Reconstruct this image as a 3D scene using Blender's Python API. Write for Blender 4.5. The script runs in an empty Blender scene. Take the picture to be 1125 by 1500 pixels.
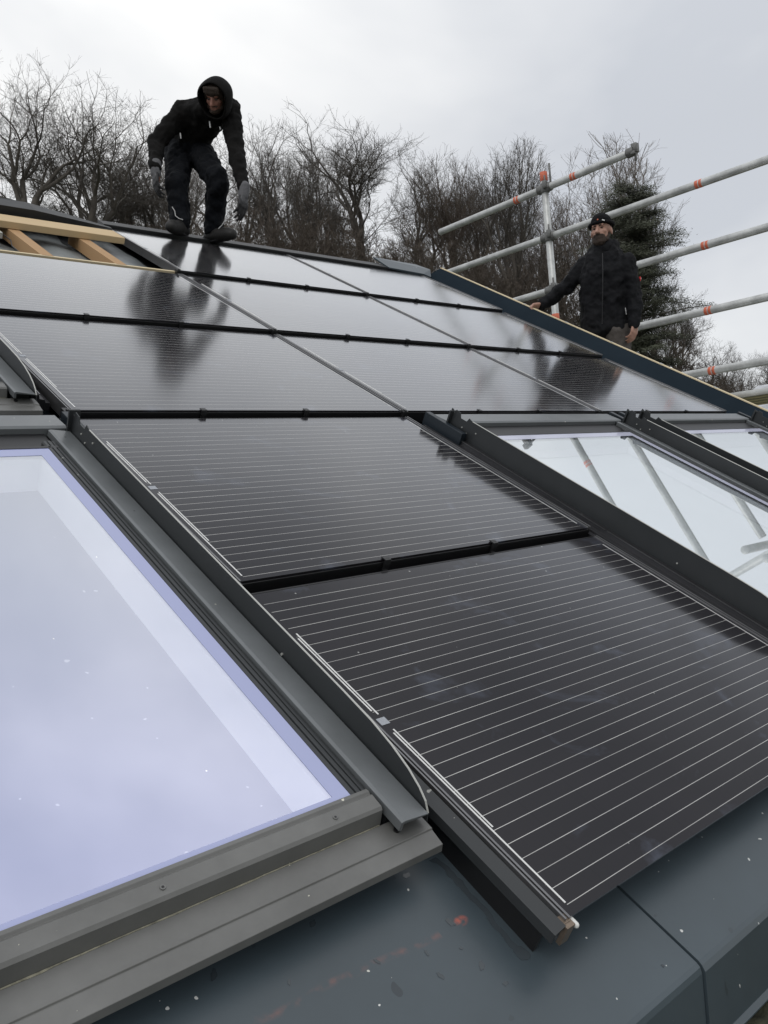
import bpy, math, random
import numpy as np
from mathutils import Vector, Matrix, noise as mnoise
random.seed(7)
sc = bpy.context.scene
col = sc.collection
# ------------------------------------------------------------------ camera
CAM = Vector((-2.8616, -2.9968, -0.3951))
RX = Vector((0.74219, -0.66426, -0.08888)); RY = Vector((-0.07802, 0.04607, -0.99589)); RZ = Vector((0.66563, 0.74608, -0.01763))
cd = bpy.data.cameras.new("camera"); cam = bpy.data.objects.new("camera", cd); col.objects.link(cam)
cd.sensor_fit = 'HORIZONTAL'; cd.sensor_width = 36.0; cd.lens = 36 * 1248.76 / 1125
cd.clip_start = 0.05; cd.clip_end = 6000
m = Matrix.Identity(4)
for i in range(3):
    m[i][0] = RX[i]; m[i][1] = -RY[i]; m[i][2] = -RZ[i]; m[i][3] = CAM[i]
cam.matrix_world = m
sc.camera = cam
# ------------------------------------------------------------------ world, sun, exposure
SUN_EL, SUN_AZ = math.radians(50), math.radians(235)
w = bpy.data.worlds.new("World"); sc.world = w; w.use_nodes = True
nt = w.node_tree; nt.nodes.clear()
def N(t, **k):
    n = nt.nodes.new(t)
    for a, b in k.items(): setattr(n, a, b)
    return n
out = N('ShaderNodeOutputWorld'); bg = N('ShaderNodeBackground'); bg.inputs[1].default_value = 0.1
sky = N('ShaderNodeTexSky', sky_type='NISHITA', sun_disc=False, sun_elevation=SUN_EL, sun_rotation=SUN_AZ)
tc = N('ShaderNodeTexCoord'); mp = N('ShaderNodeMapping'); mp.inputs['Scale'].default_value = (1.0, 1.0, 1.9)
n1 = N('ShaderNodeTexNoise'); n1.inputs['Scale'].default_value = 1.5; n1.inputs['Detail'].default_value = 5; n1.inputs['Roughness'].default_value = .5
n1.inputs['Distortion'].default_value = .35
rp = N('ShaderNodeValToRGB')
rp.color_ramp.elements[0].position = .37; rp.color_ramp.elements[0].color = (6.35, 6.6, 7.05, 1)
rp.color_ramp.elements[1].position = .66; rp.color_ramp.elements[1].color = (10.2, 10.2, 10.1, 1)
e = rp.color_ramp.elements.new(.5); e.color = (7.8, 7.95, 8.2, 1)
mx = N('ShaderNodeMix', data_type='RGBA'); mx.inputs[0].default_value = .92
L = nt.links.new
L(tc.outputs['Generated'], mp.inputs[0]); L(mp.outputs[0], n1.inputs[0]); L(n1.outputs[0], rp.inputs[0])
sz_ = N('ShaderNodeSeparateXYZ'); L(tc.outputs['Generated'], sz_.inputs[0])
gr_ = N('ShaderNodeMapRange'); L(sz_.outputs[2], gr_.inputs[0]); gr_.inputs[1].default_value = .35; gr_.inputs[2].default_value = 1; gr_.inputs[3].default_value = 1; gr_.inputs[4].default_value = 1.32
vm_ = N('ShaderNodeVectorMath', operation='SCALE'); L(mx.outputs[2], vm_.inputs[0]); L(gr_.outputs[0], vm_.inputs['Scale'])
L(sky.outputs[0], mx.inputs[6]); L(rp.outputs[0], mx.inputs[7]); L(vm_.outputs[0], bg.inputs[0]); L(bg.outputs[0], out.inputs[0])
sd = bpy.data.lights.new("sun", 'SUN'); sd.energy = 0.6; sd.angle = math.radians(30); sd.color = (1, .97, .92)
so = bpy.data.objects.new("sun", sd); col.objects.link(so)
dv = Vector((math.sin(SUN_AZ) * math.cos(SUN_EL), math.cos(SUN_AZ) * math.cos(SUN_EL), math.sin(SUN_EL)))
so.rotation_euler = dv.to_track_quat('Z', 'Y').to_euler()
sc.view_settings.view_transform = 'Standard'; sc.view_settings.look = 'None'; sc.view_settings.exposure = 0.0; sc.view_settings.gamma = 1
sc.view_settings.use_curve_mapping = False
sc.render.resolution_x = 768; sc.render.resolution_y = 1024

# ------------------------------------------------------------------ materials
SPEC0 = ('fleece', 'softshell', 'cloth', 'knit')
def mat(name, c, rough=.5, metal=0., var=0., scale=8., bump=0., bscale=60., specks=None, drops=None, stretch=None, c2=None, spec=.5, coat=0.):
    """principled material; var: brightness variation, specks/drops: (scale, size, colour, share)"""
    ma = bpy.data.materials.new(name); ma.use_nodes = True
    t = ma.node_tree; b = t.nodes['Principled BSDF']
    def n(ty, **k):
        x = t.nodes.new(ty)
        for a, v in k.items(): setattr(x, a, v)
        return x
    l = t.links.new
    b.inputs['Roughness'].default_value = rough; b.inputs['Metallic'].default_value = metal
    b.inputs['Specular IOR Level'].default_value = .22 if any(q in name for q in SPEC0) else spec
    if coat: b.inputs['Coat Weight'].default_value = coat; b.inputs['Coat Roughness'].default_value = .1
    tc = n('ShaderNodeTexCoord'); mpn = n('ShaderNodeMapping'); l(tc.outputs['Object'], mpn.inputs[0])
    if stretch: mpn.inputs['Scale'].default_value = stretch
    cur = None
    if var or c2:
        no = n('ShaderNodeTexNoise'); no.inputs['Scale'].default_value = scale; no.inputs['Detail'].default_value = 6; no.inputs['Roughness'].default_value = .65
        l(mpn.outputs[0], no.inputs[0])
        cr = n('ShaderNodeValToRGB'); l(no.outputs[0], cr.inputs[0])
        cr.color_ramp.elements[0].position = .3; cr.color_ramp.elements[1].position = .7
        a = c2 if c2 else tuple(x * (1 - var) for x in c)
        cc = c if c2 else tuple(min(1, x * (1 + var)) for x in c)
        cr.color_ramp.elements[0].color = (*a, 1); cr.color_ramp.elements[1].color = (*cc, 1)
        cur = cr.outputs[0]
        mr = n('ShaderNodeMapRange'); l(no.outputs[0], mr.inputs[0]); mr.inputs[3].default_value = max(0, rough - .08); mr.inputs[4].default_value = min(1, rough + .08)
        l(mr.outputs[0], b.inputs['Roughness'])
    else:
        r = n('ShaderNodeRGB'); r.outputs[0].default_value = (*c, 1); cur = r.outputs[0]
    for sp in (specks or []):
        s_, size, sc_, share = sp
        vo = n('ShaderNodeTexVoronoi'); vo.inputs['Scale'].default_value = s_; vo.voronoi_dimensions = '2D'
        dn = n('ShaderNodeTexNoise'); dn.inputs['Scale'].default_value = s_ * 2.2
        mxv = n('ShaderNodeMix', data_type='VECTOR'); mxv.inputs[0].default_value = .35 / s_
        l(tc.outputs['Object'], mxv.inputs[4]); l(tc.outputs['Object'], dn.inputs[0]); l(dn.outputs['Color'], mxv.inputs[5])
        l(mxv.outputs[1], vo.inputs[0])
        lt = n('ShaderNodeMath', operation='LESS_THAN'); l(vo.outputs['Distance'], lt.inputs[0])
        sx = n('ShaderNodeSeparateColor'); l(vo.outputs['Color'], sx.inputs[0])
        ls = n('ShaderNodeMath', operation='LESS_THAN'); l(sx.outputs[0], ls.inputs[0]); ls.inputs[1].default_value = share
        sz = n('ShaderNodeMath', operation='MULTIPLY'); l(sx.outputs[1], sz.inputs[0]); sz.inputs[1].default_value = size * s_
        l(sz.outputs[0], lt.inputs[1])
        mu = n('ShaderNodeMath', operation='MULTIPLY'); l(lt.outputs[0], mu.inputs[0]); l(ls.outputs[0], mu.inputs[1])
        mm = n('ShaderNodeMix', data_type='RGBA'); l(mu.outputs[0], mm.inputs[0]); l(cur, mm.inputs[6]); mm.inputs[7].default_value = (*sc_, 1)
        cur = mm.outputs[2]
    l(cur, b.inputs['Base Color'])
    if bump:
        nb = n('ShaderNodeTexNoise'); nb.inputs['Scale'].default_value = bscale; nb.inputs['Detail'].default_value = 5
        l(mpn.outputs[0], nb.inputs[0])
        bu = n('ShaderNodeBump'); bu.inputs['Strength'].default_value = bump; bu.inputs['Distance'].default_value = .01
        l(nb.outputs[0], bu.inputs['Height']); l(bu.outputs[0], b.inputs['Normal'])
    return ma

WSP = (20., .0035, (.6, .6, .58), .10); WSP2 = (7., .005, (.55, .55, .5), .14)
M = {}
M['sheet'] = mat('anthracite_sheet', (.052, .070, .082), .36, 0, .14, 2.2, .10, 7, [(16., .006, (.04, .052, .06), .10), (5., .012, (.03, .04, .048), .10), WSP, WSP2], spec=.6)
M['fascia'] = mat('fascia_sheet', (.011, .017, .023), .42, 0, .12, 3, .05, 9)
M['verge'] = mat('navy_verge_sheet', (.019, .027, .035), .6, 0, .1, 3, .03, 9, spec=.0)
M['cover'] = mat('cover_metal', (.14, .15, .155), .34, .1, .14, 4, .03, 20, [(20., .003, (.45, .45, .4), .06), (12., .004, (.03, .03, .03), .08)])
M['apron'] = mat('apron_metal', (.140, .140, .134), .40, .1, .2, 5, .05, 20, [(20., .004, (.6, .58, .48), .12), (8., .006, (.5, .47, .3), .10)])
M['dark'] = mat('dark_metal', (.030, .033, .035), .42, .1, .08, 6, .02, 20, [(18., .005, (.3, .3, .28), .05)])
M['edge'] = mat('bare_metal_edge', (.5, .5, .47), .35, .3)
M['black'] = mat('black_profile', (.008, .008, .009), .42)
M['rail'] = mat('anodised_rail', (.20, .20, .205), .3, .75, .1, 10)
M['darkrail'] = mat('dark_rail', (.03, .03, .033), .38, .3, .1, 10, 0, 60, [(30., .006, (.4, .4, .38), .05)])
M['clip'] = mat('black_clip', (.012, .012, .013), .4)
M['bronze'] = mat('bronze_clip', (.22, .17, .13), .35, .6, .2, 60)
M['white'] = mat('white_plastic', (.75, .75, .72), .4)
M['bus'] = mat('tinned_busbar', (.72, .72, .70), .32, .3, .12, 30)
M['label'] = mat('pale_label', (.33, .35, .38), .5, 0, .15, 200)
M['liner'] = mat('white_plaster', (.90, .92, .93), .8)
M['blind'] = mat('lavender_blind', (.68, .71, .99), .85, 0, .03, 2)
M['blindw'] = mat('white_film', (.86, .90, .88), .8, 0, .03, 3)
M['seal'] = mat('violet_seal', (.36, .39, .60), .08)
M['sealw'] = mat('pale_seal', (.50, .51, .62), .1)
M['grime'] = mat('pale_grime', (.22, .21, .16), .9, 0, .5, 60)
M['wet'] = mat('wet_patch', (.045, .056, .064), .1, 0, .1, 20)
M['wood'] = mat('fresh_timber', (.56, .42, .24), .7, 0, .0, 3, .15, 30, [(8., .012, (.22, .11, .04), .10)], (1, 9, 9), (.47, .33, .16))
M['woodd'] = mat('brown_timber', (.42, .26, .13), .75, 0, .0, 3, .2, 30, [(9., .014, (.16, .08, .03), .15)], (9, 1, 9), (.30, .165, .075))
M['woodp'] = mat('pale_timber', (.66, .55, .36), .7, 0, .0, 3, .1, 30, [(6., .012, (.85, .85, .8), .3)], (9, 1, 9), (.5, .38, .22))
M['membrane'] = mat('grey_membrane', (.27, .29, .29), .42, 0, 0, 2.5, .3, 4, None, None, (1, .5, 1), (.10, .11, .115))
M['ridge'] = mat('ridge_membrane', (.014, .015, .016), .5, 0, .2, 10, .2, 20)
M['galv'] = mat('galvanised_steel', (.50, .51, .50), .42, .3, .28, 7, .05, 60)
M['coupler'] = mat('steel_coupler', (.16, .16, .155), .5, .5, .25, 30)
M['orange'] = mat('orange_sticker', (.62, .15, .08), .55, 0, .12, 60)
M['bark'] = mat('bark', (.095, .084, .072), .9, 0, .35, 1.5, .5, 6)
M['barkb'] = mat('brown_bark', (.105, .085, .068), .9, 0, .3, 1.5)
M['barkp'] = mat('pale_bark', (.17, .145, .125), .85, 0, .3, 1.5)
M['ivy'] = mat('ivy_leaf', (.03, .038, .02), .6, 0, .4, 2)
M['needle'] = mat('pine_needle', (.056, .062, .038), .75, 0, .45, 1.2)
M['ground'] = mat('rough_grass', (.06, .065, .035), .95, 0, .4, .3, .5, 3)
M['wall'] = mat('rendered_wall', (.55, .53, .48), .9, 0, .05, 2, .2, 60)
M['cladding'] = mat('dark_cladding', (.035, .036, .036), .8, 0, .2, 3, .1, 30)
M['debris'] = mat('mossy_debris', (.05, .05, .03), .9, 0, .5, 25, .8, 60, [(30., .012, (.3, .26, .15), .3)])
M['hoodie'] = mat('charcoal_fleece', (.0065, .006, .0058), .95, 0, .25, 12, .3, 90)
M['jacket'] = mat('black_softshell', (.0055, .0058, .0075), .8, 0, .2, 10, .25, 60)
M['navy'] = mat('navy_work_cloth', (.0032, .0042, .0065), .9, 0, .3, 14, .3, 80)
M['greytr'] = mat('grey_work_cloth', (.085, .076, .070), .9, 0, .2, 16, .3, 80)
M['skin'] = mat('skin', (.37, .205, .15), .5, 0, .1, 30, .06, 120)
M['skind'] = mat('ruddy_skin', (.27, .125, .09), .55, 0, .12, 30, .06, 120)
M['hair'] = mat('brown_hair', (.032, .02, .013), .7, 0, .3, 80, .4, 150)
M['beard'] = mat('brown_beard', (.032, .019, .012), .8, 0, .4, 90, .5, 150)
M['knit'] = mat('black_knit', (.0045, .0045, .0055), .95, 0, .3, 60, .5, 160)
M['glove'] = mat('grey_glove_knit', (.13, .13, .137), .9, 0, .2, 60, .4, 150)
M['rubber'] = mat('black_glove_rubber', (.016, .016, .018), .6, 0, .2, 60)
M['boot'] = mat('dark_boot_leather', (.010, .009, .008), .6, 0, .3, 25, .2, 60)
M['eye'] = mat('eye', (.03, .02, .015), .2)
M['piping'] = mat('reflective_piping', (.5, .5, .5), .4)
M['red'] = mat('red_patch', (.6, .03, .03), .6)
M['tile'] = mat('red_roof_tile', (.42, .12, .07), .8, 0, .3, 3)
M['yellow'] = mat('yellow_board', (.62, .5, .22), .8, 0, .1, 3)
M['snow'] = mat('pale_sheet_roof', (.42, .43, .45), .6, 0, .5, 3)
M['chalk'] = mat('orange_chalk', (.15, .105, .098), .9, 0, .3, 40)

def chalk(ma):
    """faint orange chalk line and blot across the sheet, in the sheet's own coordinates"""
    t = ma.node_tree; b = t.nodes['Principled BSDF']; l = t.links.new; src = b.inputs['Base Color'].links[0].from_socket
    def mth(op, *a):
        x = t.nodes.new('ShaderNodeMath'); x.operation = op
        for i, q in enumerate(a):
            if isinstance(q, (int, float)): x.inputs[i].default_value = q
            else: l(q, x.inputs[i])
        return x.outputs[0]
    tc = t.nodes.new('ShaderNodeTexCoord'); sp = t.nodes.new('ShaderNodeSeparateXYZ'); l(tc.outputs['Object'], sp.inputs[0]); X, Y = sp.outputs[0], sp.outputs[1]
    no = t.nodes.new('ShaderNodeTexNoise'); no.inputs['Scale'].default_value = 38; no.inputs['Detail'].default_value = 5; l(tc.outputs['Object'], no.inputs[0])
    n2 = t.nodes.new('ShaderNodeTexNoise'); n2.inputs['Scale'].default_value = 9; l(tc.outputs['Object'], n2.inputs[0])
    dv = mth('ABSOLUTE', mth('ADD', mth('MULTIPLY_ADD', X, .074, 2.347), mth('ADD', Y, mth('MULTIPLY_ADD', n2.outputs[0], .02, -.01))))
    ln = mth('MULTIPLY', mth('SUBTRACT', 1, mth('MINIMUM', mth('DIVIDE', dv, .009), 1)), mth('MAXIMUM', mth('MULTIPLY_ADD', no.outputs[0], 3.2, -1.35), 0))
    ln = mth('MULTIPLY', ln, mth('MULTIPLY', mth('GREATER_THAN', X, -2.20), mth('LESS_THAN', X, -1.80)))
    dx, dy = mth('ADD', X, 1.742), mth('MULTIPLY', mth('ADD', Y, 2.212), 1.6)
    d2 = mth('SQRT', mth('ADD', mth('MULTIPLY', dx, dx), mth('MULTIPLY', dy, dy)))
    bl = mth('MULTIPLY', mth('MAXIMUM', mth('SUBTRACT', 1, mth('DIVIDE', d2, .019)), 0), mth('MAXIMUM', mth('MULTIPLY_ADD', no.outputs[0], 9, -3.6), 0))
    m1 = t.nodes.new('ShaderNodeMix'); m1.data_type = 'RGBA'; l(mth('MINIMUM', mth('MULTIPLY', ln, .5), .5), m1.inputs[0]); l(src, m1.inputs[6]); m1.inputs[7].default_value = (.30, .11, .08, 1)
    m2 = t.nodes.new('ShaderNodeMix'); m2.data_type = 'RGBA'; l(mth('MINIMUM', bl, .9), m2.inputs[0]); l(m1.outputs[2], m2.inputs[6]); m2.inputs[7].default_value = (.55, .12, .07, 1)
    l(m2.outputs[2], b.inputs['Base Color'])
chalk(M['sheet'])
def panel_mat():
    ma = bpy.data.materials.new('solar_glass'); ma.use_nodes = True
    t = ma.node_tree; b = t.nodes['Principled BSDF']; l = t.links.new
    def n(ty, **k):
        x = t.nodes.new(ty)
        for a, v in k.items(): setattr(x, a, v)
        return x
    def ma_(op, a, bv, c=None):
        x = n('ShaderNodeMath', operation=op)
        for i, q in enumerate((a, bv, c)):
            if q is None: continue
            if isinstance(q, (int, float)): x.inputs[i].default_value = q
            else: l(q, x.inputs[i])
        return x.outputs[0]
    tc = n('ShaderNodeTexCoord'); sp = n('ShaderNodeSeparateXYZ'); l(tc.outputs['Object'], sp.inputs[0])
    X, Y = sp.outputs[0], sp.outputs[1]
    ph = ma_('FRACT', ma_('MULTIPLY_ADD', Y, 1 / .0394, .24), 0)
    line = ma_('LESS_THAN', ph, .034)
    rng = ma_('MULTIPLY', ma_('GREATER_THAN', Y, .028), ma_('LESS_THAN', Y, 1.118))
    rng = ma_('MULTIPLY', rng, ma_('MULTIPLY', ma_('GREATER_THAN', X, .040), ma_('LESS_THAN', X, 1.608)))
    line = ma_('MULTIPLY', line, rng)
    gap = ma_('LESS_THAN', ma_('FRACT', ma_('MULTIPLY', X, 1 / .158), 0), .02)
    no = n('ShaderNodeTexNoise'); no.inputs['Scale'].default_value = 3; no.inputs['Detail'].default_value = 4; l(tc.outputs['Object'], no.inputs[0])
    n3 = n('ShaderNodeTexNoise'); n3.inputs['Scale'].default_value = 1; n3.inputs['Detail'].default_value = 1; m3 = n('ShaderNodeMapping'); m3.inputs['Scale'].default_value = (3.0, 40, 1); l(tc.outputs['Object'], m3.inputs[0]); l(m3.outputs[0], n3.inputs[0])
    fine = ma_('MULTIPLY_ADD', n3.outputs[0], .9, .15)  # noise paints a broken sparkle into the wires' brightness
    c1 = n('ShaderNodeMix', data_type='RGBA'); l(no.outputs[0], c1.inputs[0]); c1.inputs[6].default_value = (.0125, .012, .0145, 1); c1.inputs[7].default_value = (.023, .021, .024, 1)
    cg = n('ShaderNodeMix', data_type='RGBA'); l(ma_('MULTIPLY', gap, .25), cg.inputs[0]); l(c1.outputs[2], cg.inputs[6]); cg.inputs[7].default_value = (.008, .008, .01, 1)
    # wires
    c2 = cg
    # border (black glass margin)
    # specks of dirt
    vo = n('ShaderNodeTexVoronoi'); vo.voronoi_dimensions = '2D'; vo.inputs['Scale'].default_value = 7; l(tc.outputs['Object'], vo.inputs[0])
    sx = n('ShaderNodeSeparateColor'); l(vo.outputs['Color'], sx.inputs[0])
    dot = ma_('MULTIPLY', ma_('LESS_THAN', vo.outputs['Distance'], ma_('MULTIPLY', sx.outputs[1], .022)), ma_('LESS_THAN', sx.outputs[0], .3))
    c3 = n('ShaderNodeMix', data_type='RGBA'); l(ma_('MULTIPLY', dot, .6), c3.inputs[0]); l(c2.outputs[2], c3.inputs[6]); c3.inputs[7].default_value = (.5, .5, .48, 1)
    # bluish smudges
    n2 = n('ShaderNodeTexNoise'); n2.inputs['Scale'].default_value = 5; n2.inputs['Detail'].default_value = 8; n2.inputs['Roughness'].default_value = .6; n2.inputs['Distortion'].default_value = .6
    l(tc.outputs['Object'], n2.inputs[0])
    sm = n('ShaderNodeMapRange'); l(n2.outputs[0], sm.inputs[0]); sm.inputs[1].default_value = .58; sm.inputs[2].default_value = .78; sm.inputs[4].default_value = .45
    c4 = n('ShaderNodeMix', data_type='RGBA'); l(sm.outputs[0], c4.inputs[0]); l(c3.outputs[2], c4.inputs[6]); c4.inputs[7].default_value = (.12, .14, .19, 1)
    l(c4.outputs[2], b.inputs['Base Color'])
    rr = ma_('MULTIPLY_ADD', no.outputs[0], .05, .11); l(rr, b.inputs['Roughness'])
    b.inputs['Specular IOR Level'].default_value = 0
    lw = n('ShaderNodeLayerWeight'); lw.inputs[0].default_value = .5
    fr = n('ShaderNodeValToRGB'); l(lw.outputs['Facing'], fr.inputs[0]); cr_ = fr.color_ramp; cr_.interpolation = 'B_SPLINE'
    cr_.elements[0].position = .30; cr_.elements[0].color = (.03, .03, .03, 1); cr_.elements[1].position = 1; cr_.elements[1].color = (1, 1, 1, 1)
    for p_, q_ in ((.48, .035), (.56, .07), (.625, .18), (.71, .35), (.775, .47), (.84, .69)):
        e_ = cr_.elements.new(p_); e_.color = (q_, q_, q_, 1)
    fac = fr.outputs[0]
    gg = n('ShaderNodeBsdfGlossy'); gg.inputs[0].default_value = (.95, .96, .98, 1); l(rr, gg.inputs['Roughness'])
    mxs = n('ShaderNodeMixShader'); l(fac, mxs.inputs[0]); l(b.outputs[0], mxs.inputs[1]); l(gg.outputs[0], mxs.inputs[2]); 
    wb = n('ShaderNodeBsdfPrincipled'); wb.inputs['Base Color'].default_value = (.85, .84, .80, 1); wb.inputs['Roughness'].default_value = .4; wb.inputs['Metallic'].default_value = .35
    wm = n('ShaderNodeMixShader'); l(ma_('MULTIPLY', line, fine), wm.inputs[0]); l(mxs.outputs[0], wm.inputs[1]); l(wb.outputs[0], wm.inputs[2]); l(wm.outputs[0], t.nodes['Material Output'].inputs[0])
    bu = n('ShaderNodeBump'); bu.inputs['Strength'].default_value = .03; bu.inputs['Distance'].default_value = .001
    hh = n('ShaderNodeTexNoise'); hh.inputs['Scale'].default_value = 5; hh.inputs['Detail'].default_value = 0; l(tc.outputs['Object'], hh.inputs[0]); l(hh.outputs[0], bu.inputs['Height']); pass
    return ma
M['pv'] = panel_mat()

def glass_mat():
    ma = bpy.data.materials.new('coated_window_glass'); ma.use_nodes = True
    t = ma.node_tree; l = t.links.new; t.nodes.clear()
    def n(ty, **k):
        x = t.nodes.new(ty)
        for a, v in k.items(): setattr(x, a, v)
        return x
    o = n('ShaderNodeOutputMaterial'); tr = n('ShaderNodeBsdfTransparent'); tr.inputs[0].default_value = (.93, .95, .985, 1)
    gl = n('ShaderNodeBsdfGlossy'); gl.inputs[0].default_value = (1, 1, 1, 1); gl.inputs[1].default_value = .012
    fr = n('ShaderNodeFresnel'); fr.inputs[0].default_value = 1.55
    mr = n('ShaderNodeMapRange'); l(fr.outputs[0], mr.inputs[0]); mr.inputs[1].default_value = 0; mr.inputs[2].default_value = .5; mr.inputs[3].default_value = .60; mr.inputs[4].default_value = .90
    lw = n('ShaderNodeLayerWeight'); tm = n('ShaderNodeMapRange'); l(lw.outputs['Facing'], tm.inputs[0]); tm.inputs[1].default_value = .25; tm.inputs[2].default_value = .68
    tint = n('ShaderNodeMix', data_type='RGBA'); l(tm.outputs[0], tint.inputs[0]); tint.inputs[6].default_value = (.72, .74, 1.0, 1); tint.inputs[7].default_value = (.98, 1, .99, 1); l(tint.outputs[2], gl.inputs[0])
    ge = n('ShaderNodeNewGeometry'); inv_ = n('ShaderNodeMath', operation='SUBTRACT'); inv_.inputs[0].default_value = 1; l(ge.outputs['Backfacing'], inv_.inputs[1])
    fm = n('ShaderNodeMath', operation='MULTIPLY'); l(mr.outputs[0], fm.inputs[0]); l(inv_.outputs[0], fm.inputs[1])
    mxs = n('ShaderNodeMixShader'); l(fm.outputs[0], mxs.inputs[0]); l(tr.outputs[0], mxs.inputs[1]); l(gl.outputs[0], mxs.inputs[2])
    # water specks
    tc = n('ShaderNodeTexCoord'); vo = n('ShaderNodeTexVoronoi'); vo.voronoi_dimensions = '2D'; vo.inputs['Scale'].default_value = 9; l(tc.outputs['Object'], vo.inputs[0])
    sx = n('ShaderNodeSeparateColor'); l(vo.outputs['Color'], sx.inputs[0])
    a = n('ShaderNodeMath', operation='LESS_THAN'); l(vo.outputs['Distance'], a.inputs[0]); a.inputs[1].default_value = .016
    b = n('ShaderNodeMath', operation='LESS_THAN'); l(sx.outputs[0], b.inputs[0]); b.inputs[1].default_value = .05
    c = n('ShaderNodeMath', operation='MULTIPLY'); l(a.outputs[0], c.inputs[0]); l(b.outputs[0], c.inputs[1])
    df = n('ShaderNodeBsdfDiffuse'); l(vo.outputs['Color'], df.inputs[0])
    hs = n('ShaderNodeHueSaturation'); hs.inputs['Saturation'].default_value = 0; hs.inputs['Value'].default_value = 1.3; l(vo.outputs['Color'], hs.inputs['Color']); l(hs.outputs[0], df.inputs[0])
    ms = n('ShaderNodeMixShader'); l(c.outputs[0], ms.inputs[0]); l(mxs.outputs[0], ms.inputs[1]); l(df.outputs[0], ms.inputs[2])
    l(ms.outputs[0], o.inputs[0])
    return ma
M['glass'] = glass_mat()

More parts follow.
